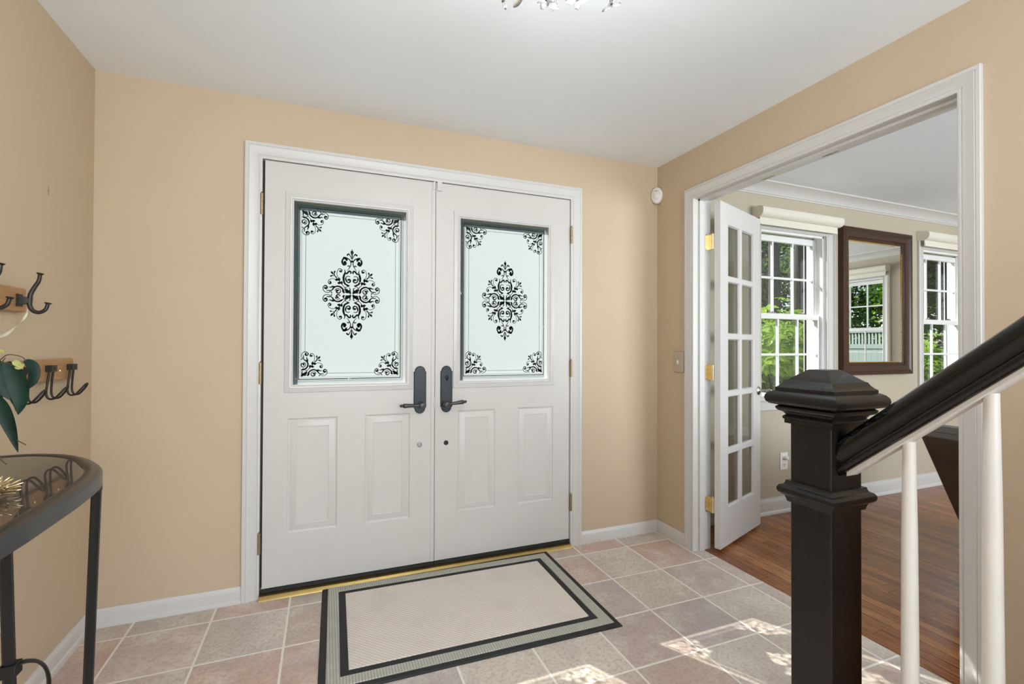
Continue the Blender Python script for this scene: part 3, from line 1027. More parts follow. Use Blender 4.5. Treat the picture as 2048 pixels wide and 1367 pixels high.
    # hinges (three)
    for hz in (1.843, 1.05, 0.258):
        mb = MB()
        for k in range(5):
            mb.lathe([(0.0072, 0.0), (0.0072, 0.0195)], (hinge_x, -0.008, hz - 0.05 + k * 0.02), 12)
        mb.lathe([(0.004, 0), (0.006, 0.003), (0.002, 0.008)], (hinge_x, -0.008, hz + 0.05), 10)
        mb.box(hinge_x - 0.004, hinge_x + 0.004, -0.006, 0.003, hz - 0.05, hz + 0.05)
        mb.build('hinge', M['old_brass'], root, smooth=40)
    return root


d1 = entry_door('door_1', DL + 0.0105, -1.4505, -1.8705, [(-2.158, -1.934), (-1.804, -1.579)], -1.5285, -1, M['grey_lock'], DL - 0.002,
                'left leaf of the off-white double entry doors, lever pointing left', False)
d2 = entry_door('door_2', -1.4475, DR - 0.003, -1.046, [(-1.322, -1.108), (-0.970, -0.749)], -1.387, 1, M['black_metal'], DR + 0.004,
                'right leaf of the off-white double entry doors, with thumb turn lock', True)
mb = MB(); mb.box(DL + 0.0005, DL + 0.0104, 0.016, 0.040, 0.042, DT - 0.004)
mb.build('gap_shade', M['black_rubber'], d1)  # black strip put in for the shade of the hinge-side gap
mb = MB(); mb.box(-1.470, -1.4505, -0.003, 0.0, 0.042, DT - 0.004)
mb.build('astragal', M['door'], d1, bevel=0.001)
mb = MB(); mb.box(-1.464, -1.4515, -0.0075, 0, DT - 0.044, DT - 0.001)
mb.build('bolt_tab', M['trim'], d1, bevel=0.001)
mb = MB(); mb.box(-1.443, -1.417, -0.010, 0, DT - 0.048, DT + 0.004)
mb.build('bolt_tab', M['trim'], d2, bevel=0.002)
mb = MB(); mb.box(-1.452, -1.4478, -0.0045, 0.0, 0.845, 0.905)
mb.build('strike_lip', M['grey_lock'], d2)

# ------------------------------------------------------------------ french door
A = Vector((0.120, -0.405)); fdir = Vector((0.557, 0.211)).normalized(); fnr = Vector((-fdir.y, fdir.x))
fm = lambda s_, d, z: (A.x + fdir.x * s_ + fnr.x * d, A.y + fdir.y * s_ + fnr.y * d, z)
fd = empty('door_3', (A.x, A.y, 0.02), 'white ten-pane french door standing ajar in the opening', 'door', kind='structure')
FT = 0.034
rows = [(0.240, 0.566 - 0.015), (0.581 - 0.015 + 0.002, 0.904 - 0.017)]
zb = [0.240, 0.566, 0.9035, 1.243, 1.584, 1.908]
sx0, sx1, sm = 0.104, 0.490, 0.290
mhw = 0.013
lites = []
for i in range(5):
    za = zb[i] + (mhw if i else 0)
    zc = zb[i + 1] - (mhw if i < 4 else 0)
    lites += [(sx0, sm - mhw, za, zc), (sm + mhw, sx1, za, zc)]
xs = sorted({0.0, 0.5956, *[l[0] for l in lites], *[l[1] for l in lites]})
zs = sorted({0.02, 2.027, *[l[2] for l in lites], *[l[3] for l in lites]})
mb = MB()
grid_face(mb, fm, xs, zs, lites, 0.0)
grid_face(mb, fm, xs, zs, lites, FT)
for a, b in (((0, 0.02), (0, 2.027)), ((0.5956, 0.02), (0.5956, 2.027)), ((0, 0.02), (0.5956, 0.02)), ((0, 2.027), (0.5956, 2.027))):
    mb.add([fm(a[0], 0, a[1]), fm(b[0], 0, b[1]), fm(b[0], FT, b[1]), fm(a[0], FT, a[1])], [[0, 1, 2, 3]])
for l in lites:
    mb.loops([rect_loop(fm, *l, 0, 0.0), rect_loop(fm, *l, 0.003, 0.002), rect_loop(fm, *l, 0.006, 0.009), rect_loop(fm, *l, 0.008, 0.012), rect_loop(fm, *l, 0.008, FT - 0.012), rect_loop(fm, *l, 0.0, FT)])
mb.build('door_leaf', M['fdoor'], fd, smooth=25)
for l in lites:
    mb = MB(); mb.loops([rect_loop(fm, *l, 0.0085, 0.015), rect_loop(fm, *l, 0.0085, 0.018)], True, True, True)
    mb.build('glass_pane', M['fd_glass'], fd)
mb = MB()
for sd, dd in ((-1, 0.0), (1, FT)):
    o_ = fm(0.562, dd, 0.897)
    ax = (fnr.x * sd, fnr.y * sd, 0)
    mb.lathe([(0.029, 0), (0.029, 0.003), (0.024, 0.008), (0.014, 0.011), (0.010, 0.014), (0.010, 0.045), (0.014, 0.049), (0.013, 0.056), (0.004, 0.060)], o_, 20, ax)
    tip = [Vector(fm(0.562, dd + sd * 0.050, 0.897)) + Vector((fdir.x, fdir.y, 0)) * (-t) + Vector((0, 0, -0.01 * (t / 0.1) ** 2)) for t in (-0.006, 0.02, 0.05, 0.08, 0.1)]
    if sd < 0:
        tip = [Vector(fm(0.562, -0.050, 0.897)) + Vector((fdir.x, fdir.y, 0)) * t + Vector((0, 0, 0.006 * (t / 0.1))) for t in (-0.01, 0.01, 0.03, 0.045, 0.05)]
    mb.tube(tip, [0.009, 0.010, 0.0085, 0.010, 0.004], 12)
o = mb.build('lever', M['nickel'], fd, smooth=40); o['label'] = 'aged nickel lever handle'
for hz in (1.797, 1.032, 0.262):
    mb = MB()
    px, py = 0.110, -0.362
    def leafplate(P0, dv, nv, w, h):
        pts = []
        rr = 0.012
        cs = [(0, -h), (w - rr, -h)] + [(w - rr + rr * math.sin(t), -h + rr - rr * math.cos(t)) for t in (PI / 6, PI / 3, PI / 2)]
        cs += [(w - rr + rr * math.cos(t), h - rr + rr * math.sin(t)) for t in (0, PI / 6, PI / 3, PI / 2)] + [(0, h)]
        ls = [[(P0[0] + dv[0] * a + nv[0] * k, P0[1] + dv[1] * a + nv[1] * k, hz + b) for a, b in cs] for k in (0, 0.0022)]
        mb.loops(ls, True, True, True)
    leafplate((px - 0.002, OY0 + 0.0006, 0), (-1, 0), (0, -1), 0.030, 0.0445)
    # bends from the jamb to the pin
    mb.box(px - 0.006, px + 0.003, OY0 - 0.03, OY0, hz - 0.0445, hz + 0.0445)
    leafplate((px, py, 0), (fnr.x * -1, fnr.y * -1), (-fdir.x, -fdir.y), 0.040, 0.0445)
    for k in range(5):
        mb.lathe([(0.0062, 0.0004), (0.0062, 0.0176)], (px - 0.004, py, hz - 0.0445 + k * 0.0178), 12)
    mb.lathe([(0.004, 0), (0.0065, 0.003), (0.003, 0.008)], (px - 0.004, py, hz + 0.0445), 10)
    for q in (-0.03, 0, 0.03):
        mb.lathe([(0.0035, 0), (0.002, 0.001)], (0.09, OY0 - 0.0018, hz + q), 8, (0, -1, 0))
    o = mb.build('hinge', M['brass'], fd, smooth=40); o['label'] = 'polished brass hinge with rounded leaf corners'


# ------------------------------------------------------------------ windows
def make_window(name, mp, c, label):
    hw = 0.337
    root = empty(name, mp(c, 0, 0.8), label, 'window', kind='structure')
    mb = MB()
    frame_u(mb, mp, casing(0.072, 0.018), c - hw, c + hw, 2.022, 0.80)
    mb.build('casing', M['trim'], root, smooth=30)
    mb = MB()
    for s in (-1, 1):
        a, b = sorted((c + s * hw, c + s * 0.350))
        mb.box(a, b, 0, 0.172, 0.80, 2.035, mp)
        a, b = sorted((c + s * (hw - 0.012), c + s * hw))
        mb.box(a, b, 0.015, 0.035, 0.80, 2.022, mp)
        mb.box(a, b, 0.072, 0.082, 0.80, 2.022, mp)
    mb.box(c - 0.35, c + 0.35, 0, 0.172, 2.022, 2.035, mp)
    mb.box(c - hw, c + hw, 0.015, 0.035, 2.008, 2.022, mp)
    mb.box(c - hw, c + hw, 0.04, 0.19, 0.80, 0.83, mp)
    # exterior casing
    for s in (-1, 1):
        a, b = sorted((c + s * hw, c + s * 0.43))
        mb.box(a, b, 0.152, 0.178, 0.76, 2.11, mp)
    mb.box(c - hw, c + hw, 0.152, 0.178, 2.022, 2.11, mp)
    mb.build('jamb', M['vinyl'], root, bevel=0.0015)
    mb = MB(); mb.box(c - 0.44, c + 0.44, -0.052, 0.0, 0.806, 0.828, mp)
    mb.box(c - hw, c + hw, 0.0, 0.04, 0.806, 0.828, mp)
    mb.build('sill', M['trim'], root, bevel=0.004)
    mb = MB(); mb.box(c - 0.41, c + 0.41, -0.016, 0.0, 0.735, 0.806, mp)
    mb.build('apron', M['trim'], root, bevel=0.003)

    def sash(nm, d0, d1, z0, z1, gh, gz0, gz1, out):
        mb = MB()
        mb.box(c - out, c - gh, d0, d1, z0, z1, mp); mb.box(c + gh, c + out, d0, d1, z0, z1, mp)
        mb.box(c - gh, c + gh, d0, d1, z0, gz0, mp); mb.box(c - gh, c + gh, d0, d1, gz1, z1, mp)
        o = mb.build(nm, M['vinyl'], root, bevel=0.002)
        mb = MB()
        dm = (d0 + d1) / 2
        for k in (1, 2):
            a = c - gh + 2 * gh * k / 3
            mb.box(a - 0.008, a + 0.008, dm - 0.007, dm + 0.007, gz0, gz1, mp)
        zm = (gz0 + gz1) / 2
        mb.box(c - gh, c + gh, dm - 0.0065, dm + 0.0065, zm - 0.008, zm + 0.008, mp)
        mb.build('grille', M['vinyl'], o)
        mb = MB(); mb.box(c - gh, c + gh, dm + 0.0075, dm + 0.0085, gz0, gz1, mp)
        mb.build('pane', M['glass'], o)
        return o
    sash('upper_sash', 0.083, 0.110, 1.392, 2.010, 0.314, 1.428, 1.965, 0.337)
    sash('lower_sash', 0.040, 0.070, 0.83, 1.428, 0.306, 0.868, 1.388, 0.337)
    for s in (-1, 1):
        mb = MB()
        mb.box(c + s * 0.15 - 0.02, c + s * 0.15 + 0.02, 0.045, 0.066, 1.428, 1.436, mp)
        q = mp(c + s * 0.15, 0.055, 1.436)
        mb.lathe([(0.010, 0), (0.010, 0.006), (0.006, 0.009)], q, 12)
        mb.build('sash_lock', M['grey_lock'], root, smooth=40)
    return root


make_window('window_1', ml, W1C, 'living room window left of the mirror, rhododendron outside')
make_window('window_2', ml, W2C, 'living room window right of the mirror, partly behind the casing')
make_window('window_3', me_, W3C, 'living room side window seen reflected in the mirror')


def make_shade(mp, c, label):
    z0, z1 = 2.083, 2.158
    root = empty('roller_shade', mp(c, 0, z0), label, 'window shade', 'roller shades over the living room windows')
    hw = 0.415
    prof = [(0.0, z0 + 0.004), (-0.060, z0), (-0.078, z0 + 0.006), (-0.090, z0 + 0.022), (-0.094, z0 + 0.045), (-0.088, z0 + 0.064), (-0.072, z1), (0.0, z1)]
    body = [(d, z) for d, z in prof]
    mb = MB()
    mb.loops([[mp(a, d, z) for d, z in body] for a in (c - hw + 0.004, c + hw - 0.004)], True, False, False)
    mb.build('cassette', M['shade'], root, smooth=35)
    for s in (-1, 1):
        mb = MB()
        a, b = c + s * (hw - 0.005), c + s * hw
        mb.loops([[mp(x, d, z) for d, z in body] for x in (a, b)], True, True, True)
        mb.build('end_cap', M['shade'], root, bevel=0.002)
    mb = MB()
    mb.box(c - 0.398, c + 0.395, -0.052, -0.046, 2.045, z0 + 0.01, mp)
    mb.box(c - 0.398, c + 0.395, -0.055, -0.043, 2.035, 2.048, mp)
    mb.build('shade_fabric', M['shade'], root, bevel=0.001)
    mb = MB()
    for a in (c + 0.402, c + 0.425):
        mb.tube([mp(a, -0.03, z0 + 0.01), mp(a, -0.03, 1.5), mp(a, -0.03, 0.86)], 0.0028, 6)
    mb.tube([mp(c + 0.402, -0.03, 0.86), mp(c + 0.408, -0.03, 0.852), mp(c + 0.419, -0.03, 0.852), mp(c + 0.425, -0.03, 0.86)], 0.0028, 6)
    mb.build('cord', M['cord'], root, smooth=60)
    return root


make_shade(ml, W1C, 'cream roller shade cassette over the window left of the mirror')
make_shade(ml, W2C, 'cream roller shade cassette over the window right of the mirror')
make_shade(me_, W3C, 'cream roller shade cassette on the side window, seen in the mirror')

# ------------------------------------------------------------------ mirror
root = empty('wall_mirror', (2.10, LRY, 0.967), 'rectangular mirror in a dark mahogany frame between two windows', 'mirror')
mb = MB()
mm = lambda a, d, z: (a, LRY - d, z)
prof = [(0.0, 0.012), (0.006, 0.018), (0.016, 0.020), (0.020, 0.026), (0.028, 0.024), (0.034, 0.030), (0.060, 0.030), (0.085, 0.040), (0.098, 0.044), (0.104, 0.040), (0.112, 0.040), (0.118, 0.044), (0.134, 0.042), (0.139, 0.034), (0.139, 0.0), (0.0, 0.0)]
Lm, Rm, Bm, Tm = 1.772, 2.433, 1.028, 2.018
frame_o(mb, mm, [(w * 0.70, d) for w, d in prof], Lm, Rm, Bm + 0.035, Tm)
mb.build('frame', M['mahogany'], root, smooth=30)
mb = MB()
for k in range(66):
    z = Bm + 0.045 + k * 0.0134
    for x in (Lm + 0.003, Rm - 0.003):
        mb.ellipsoid((x, LRY - 0.015, z), (0.004, 0.004, 0.006), 6, 4)
for k in range(41):
    x = Lm + 0.012 + k * 0.0138
    for z in (Bm + 0.038, Tm - 0.003):
        mb.ellipsoid((x, LRY - 0.015, z), (0.006, 0.004, 0.004), 6, 4)
o = mb.build('gilt_beading', M['gilt'], root, smooth=60); o['kind'] = 'stuff'; o['label'] = 'thin gilt beading along the inner edge'
mb = MB(); mb.box(Lm - 0.002, Rm + 0.002, LRY - 0.011, LRY - 0.006, Bm + 0.033, Tm + 0.002)
mb.build('mirror_glass', M['mirror'], root)


# ------------------------------------------------------------------ small wall things
def outlet(mp, a, z, w, h, label, group=None, night=False):
    root = empty('wall_outlet', mp(a, 0, z - h / 2), label, 'outlet', group)
    mb = MB(); mb.box(a - w / 2, a + w / 2, -0.006, 0.0, z - h / 2, z + h / 2, mp)
    mb.build('cover_plate', M['white_plastic'], root, bevel=0.003)
    for s in (-1, 1):
        mb = MB(); mb.box(a - 0.017, a + 0.017, -0.0085, -0.004, z + s * 0.026 - 0.016, z + s * 0.026 + 0.016, mp)
        sock = mb.build('socket', M['white_plastic'], root, bevel=0.004)
        if not (night and s > 0):
            mb = MB()
            for q in (-0.007, 0.007):
                mb.box(a + q - 0.0015, a + q + 0.0015, -0.0092, -0.0083, z + s * 0.026 - 0.002, z + s * 0.026 + 0.009, mp)
            mb.box(a - 0.003, a + 0.003, -0.0092, -0.0083, z + s * 0.026 - 0.012, z + s * 0.026 - 0.007, mp)
            mb.build('slot', M['slot'], sock)
    if night:
        mb = MB(); mb.lathe([(0.016, 0), (0.016, 0.020), (0.012, 0.026), (0.004, 0.028)], mp(a + 0.004, -0.008, z + 0.026), 16, (0, -1, 0))
        mb.build('plug_cap', M['white_plastic'], root, smooth=40)
    return root


outlet(ml, 1.088, 0.362, 0.075, 0.122, 'white wall outlet low on the living room wall below the window', night=True)
outlet(lambda a, d, z: (WL - d, a, z), -0.624, 0.372, 0.076, 0.126, 'white wall outlet under the console table at the picture edge')

root = empty('light_switch', (0, -0.205, 1.027), 'brushed steel light switch plate beside the opening casing', 'light switch')
mb = MB(); mb.box(-0.006, 0.0, -0.2485, -0.162, 1.027, 1.153)
mb.build('cover_plate', M['steel'], root, bevel=0.003)
mb = MB(); mb.box(-0.016, -0.004, -0.208, -0.196, 1.078, 1.100)
mb.build('toggle', M['white_plastic'], root, bevel=0.002)
mb = MB()
for z in (1.060, 1.122):
    mb = MB(); mb.lathe([(0.0035, 0), (0.0025, 0.0015)], (-0.0055, -0.202, z), 10, (-1, 0, 0))
    mb.build('screw', M['grey_lock'], root)

root = empty('motion_sensor', (-0.02, -0.02, 2.10), 'oval white motion sensor high in the wall corner', 'motion sensor')
dg = Vector((-1, -1, 0)).normalized()
sg = Vector((1, -1, 0)).normalized()
def sensor_shell(scale, d0, bulge, n=24):
    ls = []
    for i in range(7):
        t = i / 6 * PI / 2
        rr = math.cos(t) * scale
        ls.append([Vector((-0.018, -0.018, 2.150)) + dg * (d0 + bulge * math.sin(t)) + sg * (0.037 * max(rr, 0.01) * math.cos(2 * PI * k / n)) + Vector((0, 0, 0.050 * max(rr, 0.01) * math.sin(2 * PI * k / n) * (1.06 if math.sin(2 * PI * k / n) < 0 else 1))) for k in range(n)])
    return ls
mb = MB(); ls = sensor_shell(1.0, 0.012, 0.022)
base = [p - dg * 0.014 for p in ls[0]]
mb.loops([base] + ls, True, True, True)
mb.build('housing', M['white_plastic'], root, smooth=50)
mb = MB()
ls = sensor_shell(0.74, 0.022, 0.015)
mb.loops(ls, True, True, True)
mb.build('lens', M['ceramic'], root, smooth=50)
mb = MB(); mb.tube([Vector((-0.018, -0.018, 2.168)) + dg * (0.0365 - 0.006 * abs(t) ** 2 * 1.5) + sg * (t * 0.012) + Vector((0, 0, 0.004 * (1 - t * t))) for t in (-1, -0.5, 0, 0.5, 1)], 0.0012, 6)
mb.build('slot', M['slot'], root)

mb = MB()
for (z0, z1, y0, y1) in ((1.7335, 1.738, -0.3515, -0.345), (1.727, 1.732, -0.350, -0.344), (1.7155, 1.7245, -0.353, -0.3445), (1.706, 1.7135, -0.351, -0.345)):
    pts = [(y0, z0 + 0.002), (y0 + 0.003, z0), (y1, z0 - 0.001), (y1 + 0.001, (z0 + z1) / 2), (y1 - 0.001, z1 - 0.001), (y0 + 0.001, z1)]
    mb.loops([[(WL + d, a, b) for a, b in pts] for d in (0, 0.0008)], True, True, True)
tag(mb.build('paint_chip', M['chip'], loc=(WL, -0.348, 1.705)), 'small flaking paint mark on the wall above the coat racks', 'paint mark')

# ------------------------------------------------------------------ door mat
root = empty('door_mat', (-1.407, -0.40, 0), 'beige rectangular doormat with black and sage border before the doors', 'doormat')
ra = math.radians(-1.0)
def mm_(a, d, z):
    return (-1.407 + a * math.cos(ra) - d * math.sin(ra), -0.405 + a * math.sin(ra) + d * math.cos(ra), z)
hx, hy = 0.597, 0.383
def ring(mb, o_, i_, z0, z1):
    l = lambda ins, z: [mm_(-hx + ins, -hy + ins, z), mm_(hx - ins, -hy + ins, z), mm_(hx - ins, hy - ins, z), mm_(-hx + ins, hy - ins, z)]
    b = 0.0015
    mb.loops([l(o_, z0), l(o_, z1 - b), l(o_ + b, z1), l(i_ - b, z1), l(i_, z1 - b), l(i_, z0), l(o_, z0)])
mb = MB()
l = lambda ins, z: [mm_(-hx + ins, -hy + ins, z), mm_(hx - ins, -hy + ins, z), mm_(hx - ins, hy - ins, z), mm_(-hx + ins, hy - ins, z)]
mb.loops([l(0, 0.0), l(0, 0.003), l(0.004, 0.0065)], True, True, True)
ring(mb, 0.0735, 0.103, 0.006, 0.0085)
mb.build('rubber_backing', M['black_rubber'], root)
mb = MB(); ring(mb, 0.0255, 0.0735, 0.006, 0.0105)
mb.build('border_pile', M['mat_border'], root)
mb = MB(); mb.loops([l(0.103, 0.006), l(0.103, 0.0095), l(0.105, 0.011)], True, True, True)
mb.build('centre_pile', M['mat_centre'], root)

# ------------------------------------------------------------------ stair railing, newel and stairs
NX0, NX1, NY0, NY1 = -1.050, -0.957, -1.844, -1.755
SL = 0.855
root = empty('stair_railing', (-1.005, -1.80, 0), 'stair railing with black newel post, black handrail and white balusters', 'railing')
def sq(e_, z):
    return [(NX0 - e_, NY0 - e_, z), (NX1 + e_, NY0 - e_, z), (NX1 + e_, NY1 + e_, z), (NX0 - e_, NY1 + e_, z)]
mb = MB(); mb.loops([sq(0, 0.0), sq(0, 1.02)], True, True, True)
post = mb.build('newel_post', M['newel'], root, bevel=0.0025)
mb = MB()
cap = [(0.0, 1.014), (0.008, 1.016), (0.008, 1.024), (0.010, 1.025), (0.011, 1.029), (0.009, 1.032), (0.006, 1.034), (0.010, 1.040), (0.017, 1.043), (0.020, 1.047), (0.0205, 1.051), (0.016, 1.054),
       (0.020, 1.055), (0.029, 1.0575), (0.034, 1.0625), (0.0358, 1.069), (0.0345, 1.076), (0.030, 1.082), (0.0235, 1.086), (0.0205, 1.0865), (0.0205, 1.093), (0.016, 1.096), (0.0115, 1.101), (0.0085, 1.107), (0.007, 1.1085), (0.005, 1.109), (-0.024, 1.1325), (-0.028, 1.133)]
mb.loops([sq(e_, z) for e_, z in cap], True, True, True)
mb.build('newel_cap', M['newel'], post, smooth=28)
mb = MB()
col = [(0.0, 0.893), (0.006, 0.892), (0.0075, 0.886), (0.010, 0.883), (0.015, 0.881), (0.0185, 0.876), (0.019, 0.870), (0.017, 0.865), (0.011, 0.860), (0.008, 0.858), (0.006, 0.852), (0.0045, 0.846), (0.0, 0.844)]
mb.loops([sq(e_, z) for e_, z in col], True, True, True)
mb.build('newel_collar', M['newel'], post, smooth=28)

# handrail: cross-section (x, height above the underside line), swept up the slope
RXC = -1.0055
sec = [(-0.020, 0.0), (-0.026, 0.004), (-0.0285, 0.010), (-0.028, 0.017), (-0.024, 0.022), (-0.0245, 0.028), (-0.030, 0.036), (-0.032, 0.048), (-0.030, 0.060), (-0.024, 0.070), (-0.014, 0.077), (0, 0.0795)]
sec = sec + [(-x, z) for x, z in sec[-2::-1]]
zu = lambda y: 0.921 + SL * (NY0 - y)
y_end = NY0 - 1.25
mb = MB()
mb.loops([[(RXC + x, y, zu(y) + z) for x, z in sec] for y in (NY0, NY0 - 0.6, y_end)], True, True, True)
rail = mb.build('handrail', M['rail'], root, smooth=50)
mb = MB()
mb.loops([[(RXC + x, y, zu(y) + z) for x, z in ((-0.0165, -0.008), (0.0165, -0.008), (0.0165, 0.004), (-0.0165, 0.004))] for y in (NY0 - 0.012, y_end)], True, True, True)
o = mb.build('fillet_strip', M['balus'], rail); o['label'] = 'white strip under the handrail'
RISE, RUN, NY_S = 0.19, 0.2375, NY0 + 0.03
bal = []
for k in range(9):
    y = -1.956 - 0.1145 * k
    nstep = max(1, math.ceil((NY_S - y) / RUN))
    zb_ = nstep * RISE
    zt = zu(y) - 0.006
    hh = zt - zb_
    mb = MB()
    prof = [(0.0175, 0), (0.0175, 0.08), (0.0150, 0.095), (0.0165, 0.11), (0.0150, 0.16), (0.0134, hh - 0.42), (0.0120, hh - 0.17), (0.0098, hh - 0.01), (0.0098, hh)]
    mb.lathe(prof, (RXC, y, zb_), 20)
    o = mb.build('baluster', M['balus'], root, smooth=35)
mb = MB()
for k in range(6):
    ys = NY_S - k * RUN
    mb.box(NX0 + 0.01, 0.0, ys - RUN, ys, 0 if k == 0 else (k * RISE - 0.03), (k + 1) * RISE - 0.03)
    mb.box(NX0 - 0.015, 0.0, ys - RUN - 0.005, ys + 0.025, (k + 1) * RISE - 0.03, (k + 1) * RISE)
struct(mb, 'stairs', M['plank'], 'wooden stair flight rising beside the right wall', bevel=0.004)

# ------------------------------------------------------------------ console table
TZ = 0.872
half = [(-2.885, -0.758), (-2.83, -0.752), (-2.77, -0.748), (-2.71, -0.766), (-2.655, -0.800), (-2.60, -0.855), (-2.553, -0.925), (-2.513, -1.00), (-2.487, -1.09), (-2.474, -1.22), (-2.470, -1.34), (-2.468, -1.42)]
half = [tuple(p) for p in curve_pts(half, 4)]
YC = -1.42
outl = half + [(x, 2 * YC - y) for x, y in half[-2::-1]]
def inset(pts, d):
    n = len(pts)
    out = []
    for i in range(n):
        a, b = np.array(pts[i - 1]), np.array(pts[(i + 1) % n])
        if i == 0:
            t = np.array([1.0, 0.0])
        elif i == n - 1:
            t = np.array([-1.0, 0.0])
        else:
            t = (b - a) / np.linalg.norm(b - a)
        nr = np.array([-t[1], t[0]])
        c0 = np.array([-2.75, YC])
        p = np.array(pts[i])
        if nr @ (c0 - p) < 0:
            nr = -nr
        q = p + nr * d
        if i in (0, n - 1):
            q[0] = p[0] + d
        out.append(tuple(q))
    return out
root = empty('console_table', (-2.68, YC, 0), 'black metal half-moon console table with smoked glass top', 'table')
in1, in2 = inset(outl, 0.034), inset(outl, 0.028)
Lp = lambda pts, z: [(x, y, z) for x, y in pts]
mb = MB()
mb.loops([Lp(in1, TZ - 0.034), Lp(outl, TZ - 0.034), Lp(outl, TZ - 0.006), Lp(inset(outl, 0.002), TZ - 0.004), Lp(inset(outl, 0.004), TZ - 0.0005), Lp(inset(outl, 0.010), TZ + 0.002), Lp(inset(outl, 0.026), TZ + 0.0025), Lp(in1, TZ + 0.0005), Lp(in1, TZ - 0.034)])
mb.build('rim', M['rim_metal'], root, smooth=35)
mb = MB(); mb.loops([Lp(inset(outl, 0.030), TZ - 0.010), Lp(inset(outl, 0.030), TZ)], True, True, True)
mb.build('glass_top', M['table_glass'], root)
def leg(px, py, qx, qy):
    mb = MB()
    w = 0.0092
    ls = []
    for (x, y, z, k) in ((px, py, TZ - 0.034, 1), (px + (qx - px) * 0.5, py + (qy - py) * 0.5, 0.42, 1), (qx, qy, 0.0, 1)):
        ls.append([(x + w * k * math.cos(a) * 1.15, y + w * k * math.sin(a) * 1.15, z) for a in [PI / 8 + PI / 4 * i for i in range(8)]])
    mb.loops(ls, True, True, True)
    o = mb.build('leg', M['black_metal'], root)
    mb = MB(); mb.box(px - 0.0135, px + 0.0085, py - 0.012, py + 0.010, TZ - 0.060, TZ - 0.034)
    mb.build('leg_socket', M['black_metal'], o, bevel=0.001)
    return o
leg(-2.524, -1.0, -2.545, -1.0)
lg = leg(-2.618, -1.17, -2.592, -1.17)
leg(-2.524, 2 * YC + 1.0, -2.545, 2 * YC + 1.0)
mb = MB(); mb.box(-2.6195, -2.5915, -1.184, -1.156, 0.482, 0.508)
mb.build('collar', M['black_metal'], lg, bevel=0.001)
mb = MB()
arc = [(-2.600, -1.165, 0.500), (-2.588, -1.155, 0.499), (-2.573, -1.143, 0.488), (-2.562, -1.134, 0.464), (-2.558, -1.131, 0.43), (-2.562, -1.134, 0.40), (-2.572, -1.143, 0.378)]
mb.tube([tuple(p) for p in curve_pts(arc, 5)], 0.010, 8, True, (0.9, 0.35))
mb.build('scroll', M['black_metal'], lg, smooth=50)


# ------------------------------------------------------------------ coat racks
def coat_hook(x, y, z, root):
    """double cast hook standing out from the board along +x"""
    mb = MB()
    mb.box(x - 0.006, x, y - 0.012, y + 0.012, z - 0.019, z + 0.019)
    mb.loops([[(x + d, y + s * w, z + q * h) for s, q in ((-1, -1), (1, -1), (1, 1), (-1, 1))] for d, w, h in ((0, 0.010, 0.014), (0.012, 0.009, 0.011), (0.024, 0.006, 0.006))], True, True, True)
    pts = curve_pts([(x + 0.022, y, z + 0.002), (x + 0.024, y, z + 0.020), (x + 0.033, y, z + 0.042), (x + 0.043, y, z + 0.062), (x + 0.046, y, z + 0.083)], 6)
    mb.tube([tuple(p) for p in pts], list(np.linspace(0.0068, 0.0050, len(pts))), 12)
    mb.lathe([(0.0055, 0), (0.009, 0.003), (0.0098, 0.005), (0.004, 0.0065)], (x + 0.046, y, z + 0.082), 14, (0.15, 0, 1))
    pts = curve_pts([(x + 0.022, y, z + 0.002), (x + 0.022, y, z - 0.016), (x + 0.030, y, z - 0.032), (x + 0.045, y, z - 0.037), (x + 0.060, y, z - 0.028), (x + 0.066, y, z - 0.010)], 6)
    mb.tube([tuple(p) for p in pts], list(np.linspace(0.0068, 0.0050, len(pts))), 12)
    mb.lathe([(0.0055, 0), (0.009, 0.003), (0.0098, 0.005), (0.004, 0.0065)], (x + 0.066, y, z - 0.011), 14, (0.15, 0, 1))
    return mb.build('hook', M['iron'], root, smooth=45)


BX = WL + 0.019
root = empty('coat_rack', (WL, -0.85, 1.282), 'upper oak coat rack with double cast iron hooks', 'coat rack', 'oak coat racks on the left wall')
mb = MB(); mb.box(WL, BX, -1.39, -0.510, 1.282, 1.358)
mb.build('board', M['oak'], root, bevel=0.005, seg=3)
h0 = coat_hook(BX + 0.006, -0.556, 1.318, root)
for k in range(1, 5):
    c_ = h0.copy(); C.objects.link(c_); c_.location = Vector((0, -0.195 * k, 0))

root = empty('coat_rack', (WL, -0.41, 1.052), 'lower oak coat rack with black double wire hooks', 'coat rack', 'oak coat racks on the left wall')
mb = MB(); mb.box(WL, BX, -0.628, -0.200, 1.052, 1.128)
mb.build('board', M['oak'], root, bevel=0.005, seg=3)
def wire_hook(y):
    x, z = BX, 1.098
    mb = MB()
    mb.box(x, x + 0.018, y - 0.018, y + 0.018, z - 0.012, z + 0.010)
    mb.lathe([(0.004, 0), (0.003, 0.0015)], (x + 0.018, y, z), 10, (1, 0, 0))
    c_ = [(x + 0.009, -0.0125, z - 0.010), (x + 0.005, -0.0145, z - 0.05), (x + 0.003, -0.0165, z - 0.086), (x + 0.009, -0.0165, z - 0.103), (x + 0.024, -0.0155, z - 0.104), (x + 0.040, -0.0145, z - 0.086), (x + 0.050, -0.0105, z - 0.071)]
    pts = curve_pts([(a, y + b, c) for a, b, c in c_] + [(x + 0.0550, y, z - 0.064)] + [(a, y - b, c) for a, b, c in c_[::-1]], 6)
    mb.tube([tuple(p) for p in pts], 0.0033, 10)
    return mb.build('hook', M['black_metal'], root, smooth=45)
h0 = wire_hook(-0.236)
for k in range(1, 3):
    c_ = h0.copy(); C.objects.link(c_); c_.location = Vector((0, -0.140 * k - 0.004, 0))
